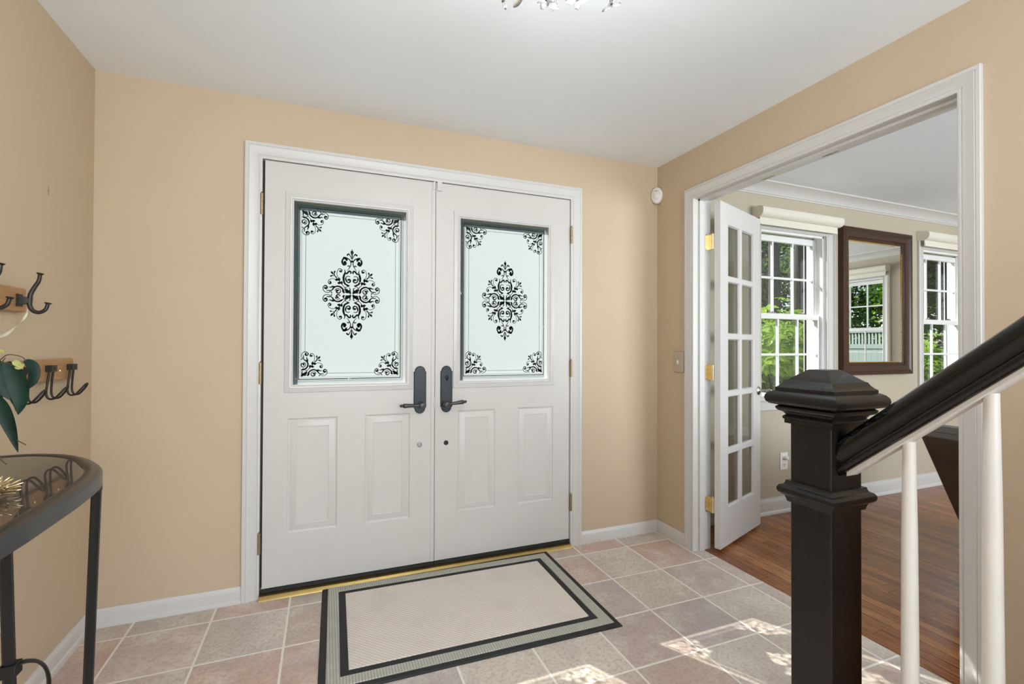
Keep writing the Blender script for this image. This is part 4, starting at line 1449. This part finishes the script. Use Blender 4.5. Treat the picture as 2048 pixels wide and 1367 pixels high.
for y in (-0.300, -0.448):
    mb = MB(); mb.lathe([(0.005, 0), (0.004, 0.002), (0.001, 0.003)], (BX, y, 1.086), 12, (1, 0, 0))
    o = mb.build('screw_head', M['brass'], root, smooth=40); o['label'] = 'small brass screw'

# ribbon hanging from the upper hook
mb = MB()
pts = curve_pts([(WL + 0.05, -0.575, 1.285), (WL + 0.045, -0.572, 1.270), (WL + 0.040, -0.580, 1.252), (WL + 0.04, -0.62, 1.228), (WL + 0.045, -0.68, 1.206), (WL + 0.05, -0.76, 1.20), (WL + 0.05, -0.84, 1.225), (WL + 0.048, -0.86, 1.283)], 6)
ls = []
for i, p in enumerate(pts):
    t = i / (len(pts) - 1)
    tw = 0.9 * math.sin(t * 7)
    w = 0.0045
    up_ = np.array([math.sin(tw), 0.25 * math.cos(tw), 0.9 * math.cos(tw)]); up_ /= np.linalg.norm(up_)
    th = np.array([0.0006, 0, 0])
    ls.append([tuple(p - up_ * w - th), tuple(p + up_ * w - th), tuple(p + up_ * w + th), tuple(p - up_ * w + th)])
mb.loops(ls, True, True, True)
tag(mb.build('ribbon', M['ribbon'], loc=(WL + 0.05, -0.575, 1.285), smooth=60), 'thin cream ribbon looping down from the upper coat rack', 'ribbon')


# ------------------------------------------------------------------ plant and gold ornament on the table
def leaf_blade(mb, path, width, nrm, fold=0.25, curl=0.0):
    pts = [np.array(p, float) for p in curve_pts(path, 6)]
    nrm = np.array(nrm, float)
    ls = []
    n = len(pts)
    for i, p in enumerate(pts):
        t = i / (n - 1)
        d = pts[min(i + 1, n - 1)] - pts[max(i - 1, 0)]
        d /= max(np.linalg.norm(d), 1e-9)
        sd = np.cross(d, nrm); sd /= max(np.linalg.norm(sd), 1e-9)
        nn = np.cross(sd, d)
        w = width * (math.sin(PI * min(1, t * 0.96 + 0.04) ** 0.72) ** 0.85) * 0.5 + 0.0004
        th = nn * 0.0004
        e_ = nn * w * fold
        ls.append([tuple(p - sd * w + e_), tuple(p), tuple(p + sd * w + e_), tuple(p + sd * w + e_ - th), tuple(p - th), tuple(p - sd * w + e_ - th)])
    mb.loops(ls, True, True, True)


pv = (-2.735, -1.27)
root = empty('potted_plant', (pv[0], pv[1], TZ + 0.0035), 'vase of dark glossy leaves at the left edge on the table', 'plant')
mb = MB(); mb.lathe([(0.034, 0), (0.040, 0.01), (0.045, 0.05), (0.036, 0.10), (0.024, 0.13), (0.027, 0.15), (0.024, 0.15), (0.02, 0.13), (0.0, 0.12)], (pv[0], pv[1], TZ + 0.0035), 28)
mb.build('vase', M['ceramic'], root, smooth=50)
mb = MB()
vt = (pv[0], pv[1], 1.0)
def P_(px, py, y=-1.10):
    """plain affine map of the leaf sketch onto its own vertical plane"""
    return (-2.662 + 0.00085 * px, y, 1.167 - 0.00112 * (py - 700))
for path in ([vt, (-2.715, -1.20, 1.12), P_(-20, 735), P_(0, 719), P_(16, 709), P_(42, 713), P_(52, 722)],
             [vt, (-2.71, -1.22, 1.10), P_(-12, 742), P_(8, 726), P_(25, 731), P_(40, 738)],
             [vt, (-2.70, -1.2, 1.06), P_(-30, 770), P_(0, 778)],
             [vt, (-2.74, -1.30, 1.15), (-2.76, -1.33, 1.24)],
             [P_(36, 880), P_(45, 885), P_(54, 890)],
             [P_(0, 905), P_(6, 918), P_(16, 926)],
             [P_(2, 726), P_(10, 715)]):
    mb.tube([tuple(p) for p in curve_pts(path, 6)], 0.0011, 6)
mb.build('stem', M['stem'], root, smooth=60)
for path, w, nr in (([P_(50, 720), P_(66, 734), P_(68, 760), P_(50, 782)], 0.020, (0.55, -0.8, 0.2)),
                    ([P_(12, 724), P_(34, 762), P_(42, 800), P_(37, 829)], 0.034, (0.2, -1, 0.1)),
                    ([P_(-8, 722), P_(4, 750), P_(16, 782), P_(22, 800)], 0.034, (0.3, -1, 0.1)),
                    ([P_(-8, 790), P_(8, 820), P_(24, 860), P_(38, 904)], 0.026, (0.1, -1, 0.2)),
                    ([P_(-4, 776), P_(-2, 790), P_(4, 802)], 0.016, (0.3, -1, 0)),
                    ([P_(22, 796), P_(30, 808), P_(33, 822)], 0.006, (-0.4, -1, 0.5)),
                    ([(-2.74, -1.30, 1.15), (-2.75, -1.33, 1.20), (-2.80, -1.36, 1.24)], 0.03, (0.3, -1, 0.4)),
                    ([(-2.73, -1.28, 1.10), (-2.70, -1.36, 1.13), (-2.69, -1.42, 1.08)], 0.03, (0.7, -0.6, 0.4))):
    mb = MB(); leaf_blade(mb, path, w, nr)
    mb.build('leaf', M['house_leaf'], root, smooth=60)
for path, w in (([P_(26, 722), P_(36, 728), P_(46, 738)], 0.012), ([P_(30, 732), P_(40, 734), P_(50, 726)], 0.010), ([P_(-3, 706), P_(2, 702), P_(7, 704)], 0.008)):
    mb = MB(); leaf_blade(mb, path, w, (0.2, -1, 0.2), 0.5)
    o = mb.build('bud', M['bud'], root, smooth=60); o['label'] = 'pale yellow-green bud'

gc = Vector((-2.622, -1.235, TZ + 0.0035))
root = empty('gold_ornament', gc, 'spiky pale gold flower ornament lying on the glass table top', 'ornament')
mb = MB()
for k in range(130):
    z = (k + 0.5) / 130
    a = k * 2.39996
    el = math.asin(z) * 0.75 + 0.04
    d = Vector((math.cos(a) * math.cos(el), math.sin(a) * math.cos(el), math.sin(el)))
    L = 0.052 + 0.012 * math.sin(k * 7.1)
    sc = Vector((1, 1, 0.62))
    p0 = gc + Vector((0, 0, 0.004)) + Vector([d[i] * sc[i] for i in range(3)]) * 0.012
    p1 = gc + Vector((0, 0, 0.004)) + Vector([d[i] * sc[i] for i in range(3)]) * L
    mb.tube([p0, p0.lerp(p1, 0.7), p0.lerp(p1, 0.85), p1], [0.0011, 0.0011, 0.0026, 0.0012], 6)
o = mb.build('spikes', M['gold_leaf'], root, smooth=60); o['kind'] = 'stuff'
mb = MB(); mb.ellipsoid(gc + Vector((0, 0, 0.011)), (0.018, 0.018, 0.011), 16, 10)
mb.build('core', M['gold_leaf'], root, smooth=60)

# ------------------------------------------------------------------ chandelier (only its lowest crystals reach into the picture)
cx_, cy_ = -1.475, -1.525
root = empty('chandelier', (cx_, cy_, H), 'crystal flower chandelier on the hall ceiling at the top edge', 'chandelier')
mb = MB(); mb.lathe([(0.075, -0.0), (0.075, -0.012), (0.06, -0.022), (0.014, -0.026), (0.010, -0.10), (0.016, -0.13), (0.0, -0.14)], (cx_, cy_, H), 28)
mb.build('canopy', M['bronze_leaf'], root, smooth=40)
mb = MB()
spots = [(-1.541, -1.273, 2.128), (-1.494, -1.296, 2.133), (-1.425, -1.314, 2.124), (-1.352, -1.350, 2.128), (-1.262, -1.380, 2.124)]
for k in range(9):
    a = math.radians(-100 - k * 26)
    spots.append((cx_ + 0.22 * math.cos(a + 0.4), cy_ + 0.22 * math.sin(a + 0.4), 2.14 + 0.02 * (k % 2)))
for sp in spots:
    sx_, sy_, sz_ = sp
    mb.tube([tuple(p) for p in curve_pts([(cx_, cy_, H - 0.11), ((cx_ + sx_) / 2, (cy_ + sy_) / 2, H - 0.15), (sx_, sy_, sz_ + 0.03), (sx_, sy_, sz_ + 0.012)], 6)], 0.0022, 6)
    mb.lathe([(0.005, 0), (0.005, 0.012), (0.003, 0.016)], (sx_, sy_, sz_ + 0.004), 10)
mb.build('arms', M['bronze_leaf'], root, smooth=50)
def petal(c, d, L, w, mat, nm):
    d = Vector(d).normalized()
    sd = d.cross(Vector((0.2, 0.3, 1))).normalized()
    nn = sd.cross(d)
    mb = MB()
    ls = []
    for i in range(8):
        t = i / 7
        ww = w * max(0.04, math.sin(PI * (0.06 + 0.9 * t)) ** 0.8)
        p = Vector(c) + d * (L * t)
        ls.append([p + sd * ww * math.cos(2 * PI * k / 10) + nn * ww * 0.45 * math.sin(2 * PI * k / 10) for k in range(10)])
    mb.loops(ls, True, True, True)
    return mb.build(nm, mat, root, smooth=25)
fl = [  # (spot, direction, length, half width, kind)
    (0, (0.3, -0.1, -0.9), 0.024, 0.008, 'c'), (1, (-0.7, 0.2, -0.75), 0.036, 0.009, 'b'), (2, (-0.8, 0.3, 0.05), 0.030, 0.010, 'c'), (2, (-0.5, 0.1, -0.35), 0.026, 0.009, 'c'),
    (2, (0.9, -0.3, -0.35), 0.034, 0.009, 'c'), (2, (0.6, -0.2, -0.75), 0.026, 0.007, 'c'), (2, (0.2, -0.8, 0.2), 0.028, 0.010, 'c'), (3, (-0.9, 0.3, -0.05), 0.034, 0.011, 'c'), (3, (0.05, -0.1, -1), 0.026, 0.011, 'c'), (3, (0.9, -0.3, 0.15), 0.034, 0.010, 'c'),
    (4, (-0.8, 0.2, -0.75), 0.036, 0.008, 'c'), (4, (0.9, -0.3, 0.0), 0.028, 0.009, 'c'), (4, (0.2, 0.9, 0.2), 0.028, 0.009, 'c')]
for i in range(5, len(spots)):
    for a in range(4):
        fl.append((i, (math.cos(a * 1.57 + i), math.sin(a * 1.57 + i), -0.2), 0.032, 0.010, 'b' if (i + a) % 5 == 0 else 'c'))
for i, d, L, w, kd in fl:
    petal(Vector(spots[i]) + Vector((0, 0, 0.006)), d, L, w, M['crystal'] if kd == 'c' else M['bronze_leaf'], 'crystal_petal' if kd == 'c' else 'metal_leaf')
for k, (dx, dy) in enumerate(((0.08, 0.0), (-0.04, 0.07), (-0.04, -0.07))):
    mb = MB(); mb.ellipsoid((cx_ + dx, cy_ + dy, H - 0.10), (0.02, 0.02, 0.03), 14, 8)
    mt, nt, bs = new_mat('lit bulb')
    bs.inputs['Emission Color'].default_value = (1, 0.88, 0.70, 1)
    bs.inputs['Emission Strength'].default_value = 3
    mb.build('bulb', mt, root, smooth=60)
lt = bpy.data.lights.new('chandelier_light', 'POINT')
lt.energy = 19
lt.color = (0.95, 0.975, 1.0)
lt.shadow_soft_size = 0.12
lo = bpy.data.objects.new('chandelier_light', lt)
C.objects.link(lo)
lo.location = (cx_, cy_, H - 0.27)

# ------------------------------------------------------------------ sofa
root = empty('recliner_sofa', (1.45, -1.9, 0), 'dark brown leather recliner sofa with its back leaning toward the opening', 'sofa')
SY0, SY1 = -1.0, -2.75
def slab(mb, poly, y0, y1, r=0.0):
    mb.loops([[(x, y, z) for x, z in poly] for y in (y0, y1)], True, True, True)
sh = [(0.845, 0.735), (0.872, 0.757), (1.345, 0.075), (1.315, 0.055)]
mb = MB(); slab(mb, sh, SY0 - 0.004, SY1)
mb.build('back_shell', M['leather'], root, bevel=0.006)
sh2 = [(0.874, 0.757), (0.915, 0.778), (1.395, 0.09), (1.345, 0.078)]
mb = MB(); slab(mb, sh2, SY0, SY1)
mb.build('back_panel', M['leather'], root, bevel=0.006)
ncush = 3
for k in range(ncush):
    ya = SY0 - 0.002 + (SY1 - SY0) * k / ncush
    yb = SY0 + (SY1 - SY0) * (k + 1) / ncush + 0.004
    mb = MB(); slab(mb, [(0.918, 0.778), (0.975, 0.785), (1.08, 0.735), (1.14, 0.66), (1.46, 0.36), (1.40, 0.10)], ya, yb)
    mb.build('back_cushion', M['leather'], root, bevel=0.022, seg=4)
    mb = MB(); mb.box(1.42, 2.02, yb, ya, 0.30, 0.47)
    mb.build('seat_cushion', M['leather'], root, bevel=0.035, seg=4)
mb = MB(); mb.box(1.36, 1.99, SY1, SY0 - 0.03, 0.04, 0.32)
mb.build('base', M['leather'], root, bevel=0.01)
for ya in (SY0 - 0.0, SY1 + 0.17):
    mb = MB(); mb.box(1.42, 2.0, ya - 0.17, ya, 0.05, 0.60)
    mb.build('armrest', M['leather'], root, bevel=0.04, seg=4)
for x in (1.42, 1.93):
    for y in (SY0 - 0.1, SY1 + 0.1):
        mb = MB(); mb.box(x - 0.025, x + 0.025, y - 0.025, y + 0.025, 0.0, 0.06)
        mb.build('foot', M['black_metal'], root)

# ------------------------------------------------------------------ outdoors
GZ = -0.25
mb = MB(); mb.box(-30, 45, 0.4, 45, GZ - 0.1, GZ)
mb.box(4.6, 45, -30, 0.4, GZ - 0.1, GZ)
struct(mb, 'ground', M['grass'], 'lawn outside the windows')


def leaf_cloud(name, mat, parent, centres, normals, L, Wd, droop=0.15):
    """elongated six-vertex leaves, one mesh"""
    n = len(centres)
    a = rng.uniform(0, 2 * PI, n)
    nrm = normals / np.linalg.norm(normals, axis=1, keepdims=True)
    ref = np.where(np.abs(nrm[:, 2:3]) < 0.9, np.array([[0, 0, 1.0]]), np.array([[1.0, 0, 0]]))
    e1 = np.cross(nrm, ref); e1 /= np.linalg.norm(e1, axis=1, keepdims=True)
    e2 = np.cross(nrm, e1)
    d = e1 * np.cos(a)[:, None] + e2 * np.sin(a)[:, None]
    s = np.cross(nrm, d)
    l = (L * rng.uniform(0.7, 1.2, n))[:, None]
    w = (Wd * rng.uniform(0.7, 1.2, n))[:, None]
    c = centres
    V = np.stack([c - d * l * 0.5, c - d * l * 0.1 + s * w * 0.5 + nrm * w * 0.15, c + d * l * 0.25 + s * w * 0.42 + nrm * w * 0.12, c + d * l * 0.5 - nrm * l * droop,
                  c + d * l * 0.25 - s * w * 0.42 + nrm * w * 0.12, c - d * l * 0.1 - s * w * 0.5 + nrm * w * 0.15, c + d * l * 0.08], 1).reshape(-1, 3)
    F = []
    for i in range(n):
        b = i * 7
        F += [[b, b + 1, b + 6], [b + 1, b + 2, b + 6], [b + 2, b + 3, b + 6], [b + 3, b + 4, b + 6], [b + 4, b + 5, b + 6], [b + 5, b, b + 6]]
    me = bpy.data.meshes.new(name)
    me.from_pydata(V.tolist(), [], F)
    me.materials.append(mat)
    o = bpy.data.objects.new(name, me)
    C.objects.link(o)
    if parent is not None:
        o.parent = parent
    return o


def rhodo(x, y, rx, ry, hgt, label, nclus=260):
    root = empty('rhododendron', (x, y, GZ), label, 'shrub', 'rhododendrons outside the living room windows')
    cs, ns = [], []
    st = MB()
    for k in range(nclus):
        th = rng.uniform(0, 2 * PI)
        u = rng.uniform(0.0, 1.0)
        ph = math.acos(1 - 1.25 * u) if u < 0.98 else PI / 2
        rr = rng.uniform(0.72, 1.0)
        lump = 1 + 0.13 * math.sin(3 * th + x) + 0.10 * math.sin(7 * th + 2 * ph * 3)
        tip = np.array([rx * math.sin(ph) * math.cos(th) * rr * lump, ry * math.sin(ph) * math.sin(th) * rr * lump, hgt * (0.42 + 0.58 * math.cos(ph) * rr * lump)])
        out = np.array([tip[0] / rx, tip[1] / ry, 0.9]); out /= np.linalg.norm(out)
        if k % 6 == 0:
            st.tube([tuple(p) for p in curve_pts([(x + tip[0] * 0.08, y + tip[1] * 0.08, GZ), (x + tip[0] * 0.5, y + tip[1] * 0.5, GZ + tip[2] * 0.55), (x + tip[0], y + tip[1], GZ + tip[2])], 4)], [0.014] * 3 + [0.010] * 3 + [0.005] * 3, 5)
        m_ = rng.integers(8, 13)
        for j in range(m_):
            a = 2 * PI * j / m_ + rng.uniform(-0.3, 0.3)
            e1 = np.cross(out, [0.3, 0.2, 1.0]); e1 /= np.linalg.norm(e1)
            e2 = np.cross(out, e1)
            rad = (e1 * math.cos(a) + e2 * math.sin(a))
            L = rng.uniform(0.10, 0.16)
            c = tip + rad * L * 0.5 + out * rng.uniform(-0.02, 0.03)
            cs.append((c, rad, out, L))
    V, F = [], []
    for c, rad, out, L in cs:
        d = rad * 0.9 + out * rng.uniform(-0.25, 0.35); d /= np.linalg.norm(d)
        s = np.cross(out, d); s /= np.linalg.norm(s)
        nn = np.cross(d, s)
        w = L * rng.uniform(0.26, 0.36)
        b = len(V)
        V += [c - d * L * 0.5, c - d * L * 0.15 + s * w * 0.45 + nn * w * 0.12, c + d * L * 0.2 + s * w * 0.5 + nn * w * 0.12, c + d * L * 0.5 - nn * L * 0.12, c + d * L * 0.2 - s * w * 0.5 + nn * w * 0.12, c - d * L * 0.15 - s * w * 0.45 + nn * w * 0.12, c + d * L * 0.05]
        F += [[b, b + 1, b + 6], [b + 1, b + 2, b + 6], [b + 2, b + 3, b + 6], [b + 3, b + 4, b + 6], [b + 4, b + 5, b + 6], [b + 5, b, b + 6]]
    me = bpy.data.meshes.new('foliage')
    me.from_pydata([tuple(p) for p in V], [], F)
    me.materials.append(M['rhodo'])
    o = bpy.data.objects.new('foliage', me)
    C.objects.link(o)
    o.parent = root
    st.build('stems', M['stem'], root, smooth=60)
    return root


rhodo(2.55, 1.10, 0.95, 0.50, 1.78, 'rhododendron nearest the window left of the mirror', 320)
rhodo(4.20, 2.70, 1.15, 0.55, 1.98, 'taller rhododendron reaching into the upper sash left of the mirror', 320)
rhodo(5.05, 1.05, 0.75, 0.50, 1.50, 'low rhododendron outside the window right of the mirror', 220)
rhodo(7.25, 1.10, 0.85, 0.50, 1.66, 'farther rhododendron outside the window right of the mirror', 220)


def tree_mesh(kind, hgt, crown, n, L, Wd, mat, clear=1.0, trunk_r=0.16):
    root = empty('tree', (0, 0, GZ))
    st = MB()
    st.tube([(0, 0, 0), (0.05, 0.02, hgt * 0.3), (-0.03, 0.05, hgt * 0.65), (0.0, 0.0, hgt * 0.93)], [trunk_r * 1.15, trunk_r * 0.9, trunk_r * 0.55, 0.03], 12)
    for k in range(10):
        a = k * 2.4
        z = clear + (hgt - clear) * (k + 0.5) / 10.5
        r = crown * 0.75 * (1 - 0.5 * (z - clear) / (hgt - clear))
        st.tube([(0, 0, z - 0.3), (math.cos(a) * r * 0.5, math.sin(a) * r * 0.5, z + 0.1), (math.cos(a) * r, math.sin(a) * r, z + 0.25)], [trunk_r * 0.3, trunk_r * 0.18, 0.01], 6)
    me_o = st.build('trunk', M['bark'], root, smooth=60)
    # crown: clumps around branch tips
    cen = []
    for k in range(46):
        a = rng.uniform(0, 2 * PI)
        z = clear + (hgt - clear) * rng.uniform(0.02, 1.0)
        f = (z - clear) / (hgt - clear)
        if kind == 'cone':
            r = crown * (1.02 - 0.9 * f) * rng.uniform(0.55, 1)
        else:
            r = crown * math.sqrt(max(0.05, 1 - (2 * f - 0.9) ** 2 / 1.3)) * rng.uniform(0.45, 1)
        cen.append((math.cos(a) * r, math.sin(a) * r, z))
    cen = np.array(cen)
    idx = rng.integers(0, len(cen), n)
    sz = crown * 0.24
    c = cen[idx] + np.clip(rng.normal(0, 1, (n, 3)), -1.7, 1.7) * np.array([sz, sz, sz * 0.55])
    nr = rng.normal(0, 0.6, (n, 3)) + np.array([0, 0, 0.8])
    leaf_cloud('foliage', mat, root, c, nr, L, Wd)
    return root


def place(root, x, y, rz, s, label, cat='tree', group='trees outside'):
    root.location = (x, y, GZ)
    root.rotation_euler = (0, 0, rz)
    root.scale = (s, s, s)
    return tag(root, label, cat, group)


tA = tree_mesh('round', 6.4, 1.9, 14000, 0.20, 0.11, M['tree_dark'], 0.5, 0.15)
tB = tree_mesh('cone', 6.8, 1.9, 14000, 0.19, 0.09, M['tree_dark'], 0.2, 0.15)
tM = tree_mesh('round', 6.2, 2.2, 9000, 0.17, 0.12, M['tree_bright'], 1.6, 0.14)
tT = tree_mesh('round', 8.5, 0.7, 1500, 0.16, 0.09, M['tree_dark'], 5.6, 0.135)
place(tT, 7.15, 5.0, 0.4, 1.0, 'tall tree whose dark trunk stands leftmost in the upper sash')
o = copy_tree(tT); place(o, 8.75, 5.6, 2.1, 1.0, 'second tall trunk just right of the first in the left window')
place(tA, 13.4, 6.9, 0.0, 1.0, 'dark leafy tree behind the second trunk in the left window')
place(tB, 9.6, 10.2, 1.0, 1.0, 'conical evergreen behind the first trunk in the left window')
for x, y, rz, s_, src, lab in ((17.0, 3.6, 3.0, 1.0, tB, 'conical evergreen filling the window right of the mirror'), (15.4, 12.2, 2.2, 1.1, tB, 'farther evergreen between the two window views'),
                               (20.2, 8.2, 4.4, 1.1, tA, 'dark tree behind the evergreen in the right window')):
    o = copy_tree(src); place(o, x, y, rz, s_, lab)
place(tM, 15.8, -5.6, 0.6, 0.95, 'bright green maple seen in the mirror above the fence')
for x, y, rz, s_, lab in ((18.0, -10.6, 1.0, 0.9, 'dark tree seen in the mirror right of the maple'), (21.0, -5.0, 2.0, 1.0, 'dark tree behind the maple in the mirror')):
    o = copy_tree(tA); place(o, x, y, rz, s_, lab)

# tall yew hedge that shows dark through the clear lines of the entry door glass
root = empty('yew_hedge', (-0.6, 3.8, GZ), 'tall dark yew hedge beyond the etched entry door glass', 'hedge')
n = 44000
c = np.stack([rng.uniform(-4.2, 4.0, n), rng.uniform(-0.55, 0.55, n), rng.uniform(0.0, 3.3, n)], 1)
face = rng.integers(0, 3, n)
c[face == 0, 1] = -0.5 + rng.normal(0, 0.06, (face == 0).sum())
c[face == 1, 2] = 3.25 + rng.normal(0, 0.06, (face == 1).sum())
c[:, 1] += 0.08 * np.sin(c[:, 0] * 3.1) + 0.05 * np.sin(c[:, 2] * 5)
leaf_cloud('foliage', M['yew'], root, c, rng.normal(0, 0.7, (n, 3)) + np.array([0, -0.3, 0.5]), 0.19, 0.095)
st = MB()
for k in range(9):
    x = -4.4 + k * 0.95
    st.tube([(x, 3.8, GZ), (x + 0.05, 3.82, 1.2), (x, 3.8, 2.7)], [0.06, 0.045, 0.02], 8)
st.build('stems', M['bark'], root, smooth=60)

# vinyl fence seen in the mirror
FX = 12.0
root = empty('privacy_fence', (FX, -6, GZ), 'white vinyl privacy fence reflected in the mirror', 'fence')
FH = 1.66
for k in range(6):
    y = -13 + k * 2.4 + 1.1
    mb = MB(); mb.box(FX - 0.06, FX + 0.06, y - 0.06, y + 0.06, GZ, FH + 0.06)
    mb.loops([[(FX + a * q, y + b * q, z) for a, b in ((-1, -1), (1, -1), (1, 1), (-1, 1))] for q, z in ((0.075, FH + 0.06), (0.075, FH + 0.08), (0.01, FH + 0.13))], True, True, True)
    mb.build('post', M['fence'], root)
    if k == 5:
        break
    y0, y1 = y + 0.06, y + 2.34
    mb = MB()
    for z0, z1 in ((GZ + 0.05, GZ + 0.17), (1.16, 1.28), (FH - 0.06, FH)):
        mb.box(FX - 0.03, FX + 0.03, y0, y1, z0, z1)
    nb = 14
    for j in range(nb):
        ya = y0 + (y1 - y0) * j / nb
        mb.box(FX - 0.012, FX + 0.012, ya + 0.004, ya + (y1 - y0) / nb - 0.002, GZ + 0.17, 1.16)
    for j in range(26):
        ya = y0 + (y1 - y0) * (j + 0.25) / 26
        mb.box(FX - 0.012, FX + 0.012, ya, ya + 0.04, 1.28, FH - 0.06)
    mb.build('panel', M['fence'], root)
